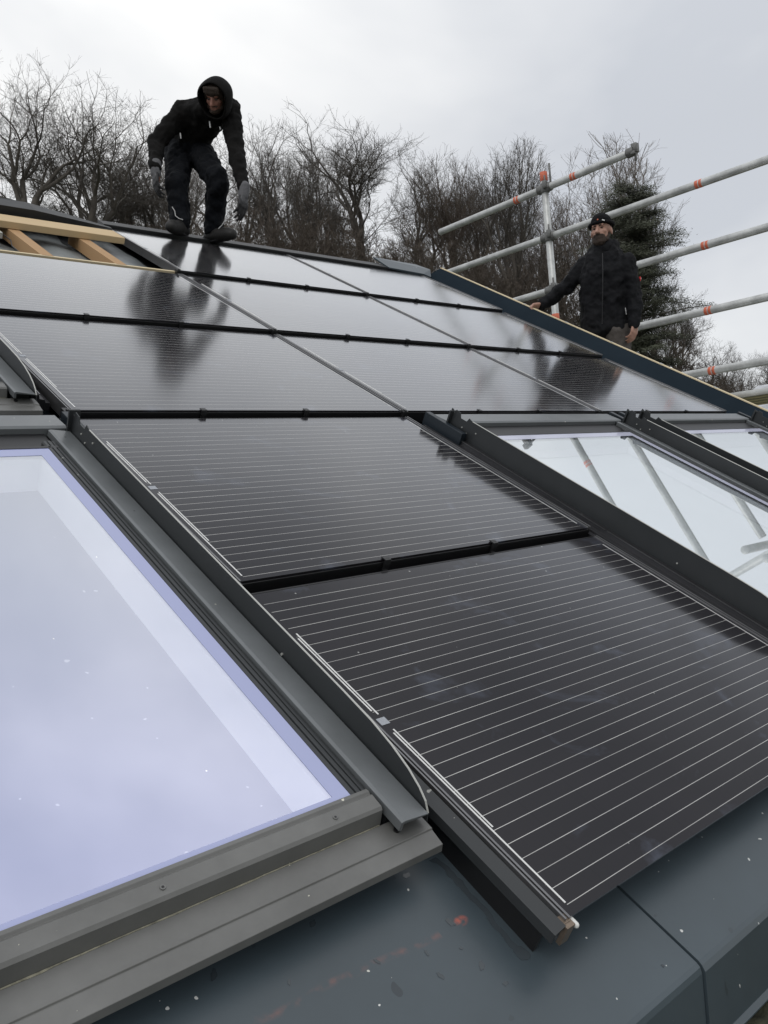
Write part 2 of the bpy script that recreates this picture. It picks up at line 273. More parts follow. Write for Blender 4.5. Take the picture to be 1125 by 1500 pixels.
# ------------------------------------------------------------------ mesh helpers
class MB:
    def __init__(s): s.v = []; s.f = []
    def add(s, vs, fs):
        o = len(s.v); s.v += [tuple(x) for x in vs]; s.f += [tuple(i + o for i in f) for f in fs]; return s
    def box(s, x0, x1, y0, y1, z0, z1):
        return s.add([(x, y, z) for z in (z0, z1) for y in (y0, y1) for x in (x0, x1)],
                     [(0, 2, 3, 1), (4, 5, 7, 6), (0, 1, 5, 4), (2, 6, 7, 3), (0, 4, 6, 2), (1, 3, 7, 5)])
    def prism(s, pts, axis, a, b):
        """pts: 2D outline; extruded along axis from a to b (axis 0: pts=(y,z); 1: (x,z); 2: (x,y))"""
        n = len(pts)
        def mk(p, t):
            return (t, p[0], p[1]) if axis == 0 else ((p[0], t, p[1]) if axis == 1 else (p[0], p[1], t))
        vs = [mk(p, a) for p in pts] + [mk(p, b) for p in pts]
        fs = [tuple(range(n)), tuple(range(2 * n - 1, n - 1, -1))] + [(i, i + n, (i + 1) % n + n, (i + 1) % n) for i in range(n)]
        return s.add(vs, fs)
    def tube(s, pts, rs, k=8, cap=True):
        pts = [Vector(p) for p in pts]; n = len(pts)
        if isinstance(rs, (int, float)): rs = [rs] * n
        up = None; rings = []
        for i in range(n):
            d = (pts[min(i + 1, n - 1)] - pts[max(i - 1, 0)]); d.normalize()
            if up is None:
                a = Vector((0, 0, 1)) if abs(d.z) < .9 else Vector((1, 0, 0))
                up = d.cross(a).normalized()
            up = (up - d * up.dot(d)).normalized(); q = d.cross(up)
            rings += [pts[i] + (up * math.cos(2 * math.pi * j / k) + q * math.sin(2 * math.pi * j / k)) * rs[i] for j in range(k)]
        fs = []
        for i in range(n - 1):
            for j in range(k):
                fs.append((i * k + j, i * k + (j + 1) % k, (i + 1) * k + (j + 1) % k, (i + 1) * k + j))
        if cap: fs += [tuple(range(k - 1, -1, -1)), tuple((n - 1) * k + j for j in range(k))]
        return s.add(rings, fs)
    def capsule(s, a, b, r0, r1, k=14, flat=None):
        """tapered limb with round ends; flat=(axis Vector, factor) squashes it along that axis"""
        a, b = Vector(a), Vector(b); d = b - a; Ln = d.length
        if Ln < 1e-6: d = Vector((0, 0, 1))
        d.normalize(); x = d.orthogonal().normalized(); y = d.cross(x)
        prof = [(-r0 * math.cos(t), r0 * math.sin(t)) for t in (math.pi / 2 * i / 4 for i in range(1, 5))] + [(Ln + r1 * math.sin(t), r1 * math.cos(t)) for t in (math.pi / 2 * i / 4 for i in range(0, 4))]
        vs = [a - d * r0]
        for (t, r) in prof: vs += [a + d * t + (x * math.cos(2 * math.pi * j / k) + y * math.sin(2 * math.pi * j / k)) * r for j in range(k)]
        vs.append(b + d * r1); n = len(prof); fs = [(0, 1 + (j + 1) % k, 1 + j) for j in range(k)]
        for i in range(n - 1):
            for j in range(k): fs.append((1 + i * k + j, 1 + i * k + (j + 1) % k, 1 + (i + 1) * k + (j + 1) % k, 1 + (i + 1) * k + j))
        e_ = 1 + n * k; fs += [(1 + (n - 1) * k + j, 1 + (n - 1) * k + (j + 1) % k, e_) for j in range(k)]
        if flat:
            ax, fc = flat; mid = (a + b) / 2
            vs = [v - ax * ((v - mid).dot(ax)) * (1 - fc) for v in vs]
        return s.add(vs, fs)
    def ell(s, c, ax, r, k=18, n=12):
        c = Vector(c); vs = [c + ax[2] * -r[2]]
        for i in range(1, n):
            t = -math.pi / 2 + math.pi * i / n
            for j in range(k):
                p = 2 * math.pi * j / k
                vs.append(c + ax[0] * (r[0] * math.cos(t) * math.cos(p)) + ax[1] * (r[1] * math.cos(t) * math.sin(p)) + ax[2] * (r[2] * math.sin(t)))
        vs.append(c + ax[2] * r[2]); fs = [(0, 1 + (j + 1) % k, 1 + j) for j in range(k)]
        for i in range(n - 2):
            for j in range(k): fs.append((1 + i * k + j, 1 + i * k + (j + 1) % k, 1 + (i + 1) * k + (j + 1) % k, 1 + (i + 1) * k + j))
        e_ = len(vs) - 1; fs += [(1 + (n - 2) * k + j, 1 + (n - 2) * k + (j + 1) % k, e_) for j in range(k)]
        return s.add(vs, fs)
    def build(s, name, material, parent=None, smooth=False, bevel=0., origin=None):
        me = bpy.data.meshes.new(name)
        vs = s.v
        if origin is not None: vs = [(v[0] - origin[0], v[1] - origin[1], v[2] - origin[2]) for v in vs]
        me.from_pydata(vs, [], s.f); me.update()
        import bmesh
        if len(s.f) < 30000:
            bm = bmesh.new(); bm.from_mesh(me); bmesh.ops.recalc_face_normals(bm, faces=bm.faces); bm.to_mesh(me); bm.free()
        me.materials.append(material)
        if smooth: me.polygons.foreach_set('use_smooth', [True] * len(me.polygons))
        o = bpy.data.objects.new(name, me); col.objects.link(o)
        if origin is not None: o.location = origin
        if parent: o.parent = parent
        if bevel:
            b = o.modifiers.new('bevel', 'BEVEL'); b.width = bevel; b.segments = 2; b.limit_method = 'ANGLE'; b.angle_limit = math.radians(40)
        return o
PI2, PI4 = math.pi / 6, math.radians(30.7139)
SA, CA = math.sin(PI4), math.cos(PI4)
ROOF = Matrix(((1, 0, 0, 0), (0, CA, -SA, 0), (0, SA, CA, 0), (0, 0, 0, 1)))   # columns: across the roof, up the slope, out of the roof
def R_(u, v, n): return ROOF @ Vector((u, v, n))
def tag(o, label=None, cat=None, group=None, kind=None):
    if label: o['label'] = label
    if cat: o['category'] = cat
    if group: o['group'] = group
    if kind: o['kind'] = kind
    return o
def thing(name, label, cat, mtx=None, group=None):
    o = bpy.data.objects.new(name, None); col.objects.link(o); o.empty_display_size = .1
    if mtx is not None: o.matrix_world = mtx
    return tag(o, label, cat, group)
def copy_tree(o, parent=None):
    c = o.copy(); col.objects.link(c)
    if parent: c.parent = parent
    for ch in list(o.children): copy_tree(ch, c)
    return c
def at(u, v, n=0.): return Matrix.Translation(R_(u, v, n)) @ ROOF

W, H = 1.65, 1.1792
V_EAVE, V_RIDGE, SHEET = -2.525, 3.56, -.088
# ------------------------------------------------------------------ ground
g = MB(); g.add([(-3000, -3000, -5.6), (3000, -3000, -5.6), (3000, 3000, -5.6), (-3000, 3000, -5.6)], [(0, 1, 2, 3)])
tag(g.build('ground', M['ground']), kind='structure')
def ground_z(x, y):
    dx, dy = x - CAM.x, y - CAM.y; d = math.hypot(dx, dy); az = math.degrees(math.atan2(dx, dy))
    rise = float(np.interp(az, [-30, 5, 15, 23, 45, 56, 66, 85, 110], [0, 14, 18, 17.7, 15.4, 10.3, 7.0, 4.5, 0]))
    t = min(1, max(0, (d - 20) / 30)); t = t * t * (3 - 2 * t); u = min(1, max(0, (d - 90) / 160))
    return -5.6 + rise * t * (1 - u)
vs = []; fs = []; na, nd = 90, 60
for i in range(na + 1):
    for j in range(nd + 1):
        a = math.radians(-32 + 144 * i / na); d = 19 + 232 * (j / nd) ** 1.5; x, y = CAM.x + d * math.sin(a), CAM.y + d * math.cos(a)
        vs.append((x, y, ground_z(x, y) + .02))
for i in range(na):
    for j in range(nd): q = i * (nd + 1) + j; fs.append((q, q + 1, q + nd + 2, q + nd + 1))
g = MB(); g.add(vs, fs); tag(g.build('hillside', M['ground'], smooth=True), kind='structure')
# ------------------------------------------------------------------ house
UL, UR = -7.0, 3.62
house = thing('house', 'house under the solar roof with blue grey metal eave and verge', 'house')
yf, zf = R_(0, V_EAVE, SHEET).y, R_(0, V_EAVE, SHEET).z
yr, zr = R_(0, V_RIDGE, -.05).y, R_(0, V_RIDGE, -.05).z
b = MB(); b.prism([(yf + .25, -5.6), (yf + .25, zf - .12), (yr, zr - .35), (2 * yr - yf - .25, zf - .12), (2 * yr - yf - .25, -5.6)], 0, UL, UR - .12)
b.build('wall', M['cladding'], house)
seams = [UL, -5.36, -3.36, -1.36, .64, 2.64, 3.44]
for i in range(len(seams) - 1):
    lift = .003 * (i % 2)
    b = MB(); a0, a1 = seams[i] + .0022, seams[i + 1] - .0022
    z = SHEET + lift; a_ = R_(0, V_EAVE, z); top = R_(0, .6, z)
    # sheet folded over the eave in one piece: roof face, small rounding, vertical face, drip
    prof = [(top.y, top.z), (a_.y + .010, a_.z + .006), (a_.y + .003, a_.z - .001), (a_.y - lift, a_.z - .012), (a_.y - lift, a_.z - .158), (a_.y - .012, a_.z - .168),
            (a_.y - .012, a_.z - .171), (a_.y + .004, a_.z - .160), (a_.y + .004, a_.z - .02), (top.y, top.z - .003)]
    b.prism(prof, 0, a0, a1); RI = ROOF.inverted(); b.v = [tuple(RI @ Vector(v_)) for v_ in b.v]; o = b.build('eave_sheet', M['sheet'], house); o.matrix_world = ROOF
b = MB(); b.prism([(R_(0, .6, -.118).y, R_(0, .6, -.118).z), (yr, R_(0, V_RIDGE, -.118).z), (yr, R_(0, V_RIDGE, -.15).z), (R_(0, .6, -.15).y, R_(0, .6, -.15).z)], 0, UL, 3.44)
b.build('roof_deck', M['ridge'], house)
# far slope of the roof
b = MB(); a = R_(0, V_RIDGE, -.02); b.prism([(a.y, a.z), (2 * a.y - yf, zf), (2 * a.y - yf, zf - .03), (a.y, a.z - .03)], 0, UL, UR); b.build('back_slope', M['sheet'], house)
# verge: gutter sheet turned up to the timber edge
b = MB(); pr = [(3.17, -.050), (3.40, -.046), (3.435, -.030), (3.47, -.004), (3.53, .036), (3.585, .070), (3.588, .074), (3.598, .074), (3.598, -.14), (3.17, -.14)]
vb = MB()
vv0, vv1 = V_EAVE, V_RIDGE + .02
n = len(pr)
vb.add([R_(u, vv0, q) for u, q in pr] + [R_(u, vv1, q) for u, q in pr], [tuple(range(n)), tuple(range(2 * n - 1, n - 1, -1))] + [(i, i + n, (i + 1) % n + n, (i + 1) % n) for i in range(n)])
vb.build('verge_sheet', M['verge'], house)
vb = MB(); vb.add([R_(*p) for p in [(3.21, -.2, -.046), (3.455, -.2, -.010), (3.455, -.21, -.010), (3.21, -.21, -.046)]], [(0, 1, 2, 3)])
def rbox(mb, u0, u1, v0, v1, n0, n1):
    return mb.add([R_(x, y, z) for z in (n0, n1) for y in (v0, v1) for x in (u0, u1)],
                  [(0, 2, 3, 1), (4, 5, 7, 6), (0, 1, 5, 4), (2, 6, 7, 3), (0, 4, 6, 2), (1, 3, 7, 5)])
vb = MB(); rbox(vb, 3.18, 3.43, -.12, -.112, -.05, -.036); vb.build('sheet_lap', M['black'], house)
vb = MB(); rbox(vb, 3.15, 3.42, -2.5, -.13, -.10, -.049); vb.build('verge_filler', M['sheet'], house)
vb = MB(); rbox(vb, 3.600, 3.632, V_EAVE, V_RIDGE + .03, -.16, .082); vb.build('verge_board', M['woodp'], house, bevel=.003)
for v in np.arange(-2.3, 3.5, .52):
    vb = MB(); rbox(vb, 3.603, 3.629, v, v + .03, .0821, .0845); vb.build('nail_plate', M['edge'], house)
# ridge pieces
vb = MB(); rbox(vb, -.01, 3.2, V_RIDGE - .022, V_RIDGE + .10, -.06, .014); vb.build('ridge_strip', M['ridge'], house, bevel=.004)
vb = MB()
vb.add([R_(*p) for p in [(2.86, 3.53, .016), (3.30, 3.50, .010), (3.42, 3.50, -.01), (3.50, 3.62, .04), (3.38, 3.72, .05), (2.78, 3.70, .060),
                         (2.86, 3.53, .004), (3.30, 3.50, .0), (3.42, 3.50, -.03), (3.50, 3.62, .02), (3.38, 3.72, .03), (2.78, 3.70, .048)]],
       [(0, 1, 2, 3, 4, 5), (11, 10, 9, 8, 7, 6), (0, 6, 7, 1), (1, 7, 8, 2), (2, 8, 9, 3), (3, 9, 10, 4), (4, 10, 11, 5), (5, 11, 6, 0)])
vb.build('ridge_flashing', M['sheet'], house)
b = MB(); a_ = R_(0, V_EAVE, SHEET - .002); top = R_(0, .6, SHEET - .002)
b.prism([(top.y, top.z), (a_.y + .008, a_.z), (a_.y + .003, a_.z - .012), (a_.y + .003, a_.z - .150), (a_.y + .0045, a_.z - .150), (top.y, top.z - .002)], 0, UL, 3.44); b.build('under_sheet', M['black'], house)
# gutter
gy, gz = yf + .12, zf - .20
b = MB(); b.prism([(gy, gz - .012), (gy, gz - .010), (gy - .36, gz - .010), (gy - .36, gz + .02), (gy - .365, gz + .02), (gy - .365, gz - .015), (gy, gz - .015)], 0, UL, UR)
gut = b.build('gutter', M['fascia'], house)
b = MB(); b.tube([(UL, yf + .012, gz + .012), (UR, yf + .012, gz + .012)], .0028, 8); b.build('gutter_wire', M['galv'], gut)
b = MB(); rnd = random.Random(3)
k = 300
vs = []; fs = []
for i in range(k + 1):
    x = UL + (UR - UL) * i / k
    for j in range(6): vs.append((x, gy - .002 - .355 * j / 5, gz - .008 + rnd.uniform(0, .018)))
for i in range(k):
    for j in range(5): fs.append((i * 6 + j, i * 6 + j + 1, (i + 1) * 6 + j + 1, (i + 1) * 6 + j))
b.add(vs, fs); tag(b.build('moss', M['debris'], None), 'dark moss and leaf litter lying in the roof gutter', 'moss', kind='stuff')

# ------------------------------------------------------------------ solar panels
PG = 'black solar panels laid in rows on the roof'
def make_panel(clips=True):
    t = thing('solar_panel', '', 'solar panel', None, PG)
    g = MB(); tilt = lambda v: .010 - .018 * (v - .010) / 1.125
    v0, v1 = .010, 1.146
    for (a, b_) in ((.022, W - .022),):
        g.add([(x, y, tilt(y) + dz) for dz in (-.006, 0) for y in (v0, v1) for x in (a, b_)],
              [(0, 2, 3, 1), (4, 5, 7, 6), (0, 1, 5, 4), (2, 6, 7, 3), (0, 4, 6, 2), (1, 3, 7, 5)])
    g.build('glass', M['pv'], t)
    g = MB(); (g.box(.004, W - .004, .006, .020, -.052, .0025) if clips else g.box(.004, W - .004, .045, .055, -.052, .0005)); g.box(.004, W - .004, .055, .08, -.055, -.045); g.build('lower_profile', M['black'], t, bevel=.0015)
    g = MB(); g.box(.02, W - .02, 1.10, 1.172, -.052, -.030); g.box(.02, W - .02, 1.150, 1.156, -.030, -.010); g.build('upper_profile', M['black'], t)
    for sgn, x in ((1, 0.), (-1, W)):
        g = MB()
        for (a, b_, z0, z1) in ((.0035, .0085, -.05, .006), (.0085, .0150, -.05, -.012), (.0150, .0205, -.05, .004)):
            xa, xb = sorted((x + sgn * a, x + sgn * b_))
            g.add([(q, y, tilt(y) + dz) for dz in (z0, z1) for y in (.008, 1.150) for q in (xa, xb)],
                  [(0, 2, 3, 1), (4, 5, 7, 6), (0, 1, 5, 4), (2, 6, 7, 3), (0, 4, 6, 2), (1, 3, 7, 5)])
        g.build('side_rail', M['rail'], t, bevel=.0008)
    def strip(x0, x1, a, b_, m_, nm, h=.0012):
        g = MB(); g.add([(x, y, tilt(y) + dz) for dz in (.0001, h) for y in (a, b_) for x in (x0, x1)],
                        [(0, 2, 3, 1), (4, 5, 7, 6), (0, 1, 5, 4), (2, 6, 7, 3), (0, 4, 6, 2), (1, 3, 7, 5)]); return g.build(nm, m_, t)
    strip(.0375, .0415, .035, .545, M['bus'], 'busbar'); strip(.0455, .0495, .235, .555, M['bus'], 'busbar')
    strip(.0375, .0415, .625, .93, M['bus'], 'busbar'); strip(.0455, .0495, .61, .95, M['bus'], 'busbar')
    strip(W - .0415, W - .0385, .05, 1.09, M['bus'], 'busbar')
    strip(.030, .055, .575, .598, M['label'], 'label_sticker')
    for x in (.55, 1.06):
        if not clips: break
        g = MB(); g.box(x - .012, x + .012, -.004, .004, -.03, .016); g.box(x - .012, x + .012, .004, .020, .0115, .016)
        g.box(x - .016, x + .004, -.030, -.004, -.03, -.018); g.build('clip', M['clip'], t, bevel=.001)
    if not clips: return t
    g = MB(); g.box(-.016, .016, -.012, .026, -.045, .013); g.tube([(0, -.002, .012), (0, -.002, .019)], .009, 10); g.build('corner_clamp', M['clip'], t, bevel=.002)
    return t
proto = make_panel()
cells = []
for j in (0, 1, 2):
    for i in ((-1, 0, 1) if j < 2 else (0, 1)): cells.append((i, j))
cells += [(-1, -1), (-1, -2), (-2, 1)]
PL = {(-1, -2): 'nearest solar panel at the eave, its lower corner held by a bronze clip',
      (-1, -1): 'solar panel just above the nearest one, between the two flanged roof windows',
      (-1, 0): 'wide solar panel in the left column above the gap, mirroring the crouching worker',
      (0, 0): 'solar panel in the middle column right above the toothed window bracket',
      (1, 0): 'lowest solar panel beside the verge, with the dark reflection of the standing man',
      (-1, 1): 'solar panel directly below the open rafters',
      (0, 1): 'solar panel in the middle of the upper middle row, free of dark reflections',
      (1, 1): 'solar panel beside the verge just below the hand of the standing man',
      (0, 2): 'topmost solar panel at the ridge that the crouching worker stands on',
      (1, 2): 'topmost solar panel beside the metal ridge flashing',
      (-2, 1): 'solar panel cut by the left edge of the photo above the small window corner'}
for k, (i, j) in enumerate(cells):
    if (i, j) == (-2, 1): continue
    o = proto if k == 0 else (copy_tree(proto) if (i, j) != (-1, -2) else make_panel(False))
    o.matrix_world = at(i * W, j * H, 0); o['label'] = PL[(i, j)]
    if (i, j) == (-1, -2):
        g = MB(); g.box(-.004, .020, -.006, .004, -.035, .010); g.box(-.004, .020, .004, .022, .0065, .010); g.build('bronze_clip', M['bronze'], o, bevel=.001)
        g = MB(); g.capsule((.030, -.004, -.001), (.030, .008, -.001), .006, .006, 8); g.build('white_plug', M['white'], o, smooth=True)
        g = MB()
        g.add([(x, y, .010 - .018 * (y - .01) / 1.125 + dz) for y in (.0, 1.16) for (x, dz) in ((-.002, .000), (-.002, .001), (-.028, -.010), (-.031, -.030), (-.026, -.030), (-.024, -.012))],
              [(0, 1, 7, 6), (1, 2, 8, 7), (2, 3, 9, 8), (3, 4, 10, 9), (4, 5, 11, 10), (5, 0, 6, 11), (0, 5, 4, 3, 2, 1), (6, 7, 8, 9, 10, 11)])
        g.build('side_flashing', M['dark'], o, bevel=.001)
        g = MB(); g.box(-.012, -.002, .03, 1.16, -.112, -.014); g.build('side_shade', M['black'], o)  # recessed black face: shadow below the side flashing put into the colour
    if (i, j) in ((-1, -1),):
        g = MB(); g.box(-.034, -.002, .0, 1.16, -.112, -.01); g.build('side_flashing', M['dark'], o)

# ------------------------------------------------------------------ roof windows
WG = 'flanged roof windows set in line with the panels'
def make_window(blind_depth, blind_mat, fh=.0, seal=None):
    t = thing('roof_window', '', 'roof window', None, WG)
    vb_, vt = -1.95, -.35           # glass from bottom to top, local v; top row line is v = 0
    gl, gr = .203, W - .203
    gn = .034
    g = MB(); g.add([(gl - .012, vb_ - .012, gn - .001), (gr + .012, vb_ - .012, gn - .001), (gr + .012, vt + .012, gn - .001), (gl - .012, vt + .012, gn - .001)], [(0, 1, 2, 3)]); g.build('pane', M['glass'], t)
    # painted seal strip round the pane, just under the glass
    g = MB()
    for a in ((gl - .01, gl + .035, vb_ - .01, vt + .01), (gr - .035, gr + .01, vb_ - .01, vt + .01), (gl + .035, gr - .035, vb_ - .01, vb_ + .012), (gl + .035, gr - .035, vt - .05, vt + .01)):
        g.box(a[0], a[1], a[2], a[3], gn - .0007, gn - .0001)
    g.build('seal', seal or M['seal'], t)
    d = blind_depth
    g = MB(); x0, x1, y0, y1 = gl + .035, gr - .035, vb_ + .012, vt - .05
    z1, z0 = gn - .013, gn - d
    th = .02
    g.box(x0 - th, x0, y0 - th, y1 + th, z0, z1 - .0015); g.box(x1, x1 + th, y0 - th, y1 + th, z0, z1 - .0015)
    g.box(x0, x1, y0 - th, y0, z0, z1 - .0015); g.box(x0, x1, y1, y1 + th, z0, z1 - .0015)
    cw = min(.09, d * .25)
    for (p0, p1, q0, q1) in (((x0, y0), (x0, y1), (x0 + cw, y0 + cw), (x0 + cw, y1 - cw)), ((x1, y1), (x1, y0), (x1 - cw, y1 - cw), (x1 - cw, y0 + cw)), ((x1, y0), (x0, y0), (x1 - cw, y0 + cw), (x0 + cw, y0 + cw)), ((x0, y1), (x1, y1), (x0 + cw, y1 - cw), (x1 - cw, y1 - cw))):
        g.add([(*p0, z0 + cw * 1.3), (*p1, z0 + cw * 1.3), (*q1, z0 + .001), (*q0, z0 + .001)], [(0, 1, 2, 3)])
    g.build('reveal', M['liner'], t)
    g = MB(); g.box(x0 - th, x1 + th, y0 - th, y1 + th, z0 - .01, z0 - .001); g.build('blind', blind_mat, t)
    # gasket profiles beside the glass, cover plates, flanges: mirrored
    for sgn, x in ((1, 0.), (-1, W)):
        X = lambda a: x + sgn * a
        def pr(pts, nm, m_, v0, v1, bev=.001):
            g = MB(); g.prism([(X(a), z) for a, z in pts], 1, v0, v1); return g.build(nm, m_, t, bevel=bev)
        pr([(.162, -.1), (.162, .034), (.172, .036), (.174, .030), (.176, .036), (.186, .037), (.188, .031), (.190, .036), (.199, .036), (.203, .030), (.203, -.02)], 'gasket', M['dark'], -2.005, -.30)
        pr([(.084, .032), (.084, .036), (.150, .044), (.158, .042), (.158, .02), (.150, .02), (.150, .036)], 'cover_plate', M['cover'], -2.055, -.23, .0012)
        pr([(.088, .030), (.152, .038), (.152, -.11), (.088, -.11)], 'side_frame', M['dark'], -2.01, -.10, .001)
        # joint across the cover plate
        g = MB(); xs = sorted((X(.086), X(.159))); g.add([(xs[0], -1.26, .0370 if sgn > 0 else .0455), (xs[1], -1.26, .0455 if sgn > 0 else .0370), (xs[1], -1.257, .0455 if sgn > 0 else .0370), (xs[0], -1.257, .0370 if sgn > 0 else .0455)], [(0, 1, 2, 3)])
        # flange with notched head and rounded foot
        o_ = [(-2.055, .012), (-2.05, .030), (-2.035, .048), (-2.01, .062), (-1.97, .076), (-1.91, .088), (-1.84, .095), (-1.74, .097), (-.36, .097), (-.335, .104), (-.325, .086), (-.285, .086), (-.275, .106), (-.245, .110), (-.238, .090), (-.225, .106), (-.215, .106), (-.212, .012)]
        o_ = [(y, z + fh * min(1, max(0, (z - .03) / .065))) for y, z in o_]
        g = MB(); xs = sorted((X(.078), X(.081))); g.prism(o_, 0, *xs); fl = g.build('flange', M['dark'], t)
        g = MB(); g.tube([(X(.0795), y, z + .0005) for y, z in o_[1:9]], .0022, 6); g.build('flange_rim', M['edge'], fl)
        # step between the flange and the neighbouring panel
        g = MB(); g.prism([(X(a), z) for a, z in [(.078, .013), (.050, .013), (.046, -.004), (.026, -.008), (.024, -.018), (.006, -.020), (.006, -.05), (.078, -.05)]], 1, -2.0, -.12); g.build('step_flashing', M['darkrail'], t, bevel=.001)
        g = MB(); xs = sorted((X(.0465), X(.0500))); g.box(xs[0], xs[1], -2.0, -.12, .0125, .0155); g.build('flashing_rim', M['rail'], t)
        for (y, z) in ((-.31, .062), (-.345, .046), (-.40, .07), (-1.52, .040)):
            g = MB(); g.tube([(X(.075), y, z), (X(.084), y, z)], .0032, 8); g.build('rivet', M['edge'], fl)
        g = MB(); a0, a1 = sorted((X(.058), X(.096))); g.box(a0, a1, -.232, -.222, .03, .112); g.build('bracket', M['dark'], fl, bevel=.001)
        g = MB(); a0, a1 = sorted((X(.034), X(.066))); g.box(a0, a1, -.36, -.10, -.02, .052); g.build('end_box', M['fascia'], t, bevel=.002)
    # bottom bar, apron with fold and lip
    g = MB(); g.prism([(-1.950, .030), (-1.953, .041), (-1.962, .043), (-1.967, .039), (-1.972, .043), (-2.002, .041), (-2.008, .036), (-2.014, .006), (-2.016, -.03), (-1.950, -.03)], 0, .166, W - .166)
    bb = g.build('bottom_bar', M['apron'], t, bevel=.001)
    for x in (.27, .62, W - .62, W - .27):
        for y in (-1.988,):
            g = MB(); g.tube([(x, y, .0405), (x, y, .0435)], .0052, 12); s_ = g.build('screw', M['coupler'], bb)
            g = MB(); g.tube([(x, y, .0436), (x, y, .0438)], .0026, 6); g.build('screw_socket', M['black'], s_)
    g = MB(); g.prism([(-2.016, .004), (-2.060, .002), (-2.066, .0025), (-2.068, -.001), (-2.102, -.006), (-2.106, -.022), (-2.100, -.022), (-2.016, -.012)], 0, .071, W - .071); g.build('apron', M['apron'], t, bevel=.001)
    g = MB(); ga, gb = [], []
    for q in range(90):
        xq = .17 + (W - .34) * q / 89; ga.append((xq, -2.0145)); gb.append((xq, -2.0165 - .004 * max(0, mnoise.noise(Vector((xq * 14, 0, 0)))) - .002 * max(0, mnoise.noise(Vector((xq * 50, 3, 0))))))
    g.prism(ga + gb[::-1], 2, .0036, .0050); g.build('grime', M['grime'], t)
    g = MB(); g.box(.085, W - .085, -2.02, -1.96, -.11, -.025); g.build('kerb', M['black'], t)
    for x in (.145, W - .145):
        g = MB(); g.tube([(x, -2.040, .0035), (x, -2.040, .0075)], .007, 12); g.build('screw', M['black'], t)
    # head bar over the top
    g = MB(); g.prism([(-.075, -.02), (-.075, .026), (-.10, .030), (-.105, .040), (-.205, .046), (-.215, .040), (-.218, .012), (-.075, -.05)], 0, .09, W - .09); g.build('head_bar', M['cover'], t, bevel=.0012)
    g = MB(); g.box(.165, W - .165, -.355, -.21, -.06, .022); g.box(.166, W - .166, -.352, -.338, .022, .036); g.build('head_frame', M['black'], t)
    g = MB(); g.box(.10, W - .10, -.13, -.05, -.11, -.02); g.build('head_kerb', M['black'], t)
    return t
win = make_window(.43, M['blind'])
win.matrix_world = at(-2 * W, 0, 0); win['label'] = 'large roof window at lower left, lavender glass in a grey frame'
w2 = copy_tree(win); w2.matrix_world = at(-2 * W, 2.145, 0); w2['label'] = 'roof window of which only the lower right corner shows at the left edge of the photo'
w3 = make_window(.10, M['blindw'], .013, M['sealw']); w3.matrix_world = at(0, 0, 0); w3['label'] = 'roof window right of the near panels, its white pane mirroring the scaffold poles'
w4 = copy_tree(w3); w4.matrix_world = at(W, 0, 0); w4['label'] = 'roof window furthest right, next to the verge, mostly cut by the photo edge'

# ------------------------------------------------------------------ open roof field
MX = at(0, 2 * H, 0)
def solo(mb, name, m_, label, cat, group=None, bevel=0., origin=(0, 0, 0), mtx=MX, kind=None):
    o = mb.build(name, m_, None, bevel=bevel); o.matrix_world = mtx
    return tag(o, label, cat, group, kind)
g = MB(); nu, nv = 60, 24; vs = []; fs = []
for i in range(nu + 1):
    for j in range(nv + 1):
        x = -3.4 + 3.40 * i / nu; y = -.02 + 1.2 * j / nv
        ph = ((x + .345 + 10) % .465) / .465
        z = -.083 - .022 * math.sin(math.pi * ph) ** 2 + .012 * mnoise.noise(Vector((x * 5, y * 4, 1)))
        vs.append((x, y, z))
for i in range(nu):
    for j in range(nv): a = i * (nv + 1) + j; fs.append((a, a + nv + 1, a + nv + 2, a + 1))
g.add(vs, fs); o = solo(g, 'underlay', M['membrane'], 'grey roofing membrane sagging between the open battens', 'membrane')
o.data.polygons.foreach_set('use_smooth', [True] * len(o.data.polygons))
BL = ['timber batten in the open field nearest the ridge beam end', 'timber batten at the left side of the open field', 'timber batten beyond the left edge']
for x, lb in ((-.42, 'brown timber batten in the middle of the open roof field, meeting the beam'), (-.885, 'brown timber batten at the far left of the open roof field')):
    g = MB(); g.box(x, x + .075, .02, .80, -.085, -.004); solo(g, 'roof_batten', M['woodd'], lb, 'batten', 'battens in the open roof field', .002)
g = MB(); g.box(-3.0, -.012, .014, .036, -.06, -.004)
solo(g, 'timber_strip', M['woodp'], 'pale timber strip along the top edge of the panels under the open field', 'timber strip', None, .002)
g = MB(); g.box(-3.3, -.10, .62, .82, -.001, .044)
solo(g, 'timber_beam', M['wood'], 'yellow timber beam lying across the battens below the ridge', 'timber beam', None, .003)
g = MB(); g.add([(x, y, z) for (x, y, z) in [(-3.3, .90, .0), (-3.3, .90, .10), (-3.3, 1.10, .17), (-3.3, 1.3, 0), (-.62, .90, .0), (-.62, .90, .085), (-.62, 1.06, .10), (-.62, 1.3, 0), (-.02, 1.0, 0), (-.02, 1.02, .02), (-.02, 1.06, .02), (-.02, 1.2, 0)]],
                [(0, 1, 5, 4), (1, 2, 6, 5), (2, 3, 7, 6), (4, 5, 9, 8), (5, 6, 10, 9), (6, 7, 11, 10), (0, 3, 2, 1), (8, 9, 10, 11)])
solo(g, 'ridge_roll', M['ridge'], 'black ridge membrane behind the yellow timber beam', 'ridge membrane')
g = MB(); pts = [(-1.02, .66, -.01), (-.985, .60, .0), (-.945, .52, -.02), (-.93, .42, -.03), (-.955, .32, -.04), (-.95, .22, -.045), (-.98, .12, -.05)]
g.tube(pts, .0035, 6); solo(g, 'cable', M['black'], 'thin dark cable hanging over the left batten', 'cable')
g = MB(); g.box(-1.35, -.96, .48, .56, -.04, -.002); solo(g, 'metal_bracket', M['edge'], 'small pale metal plate beside the left batten', 'metal plate', None, .002)
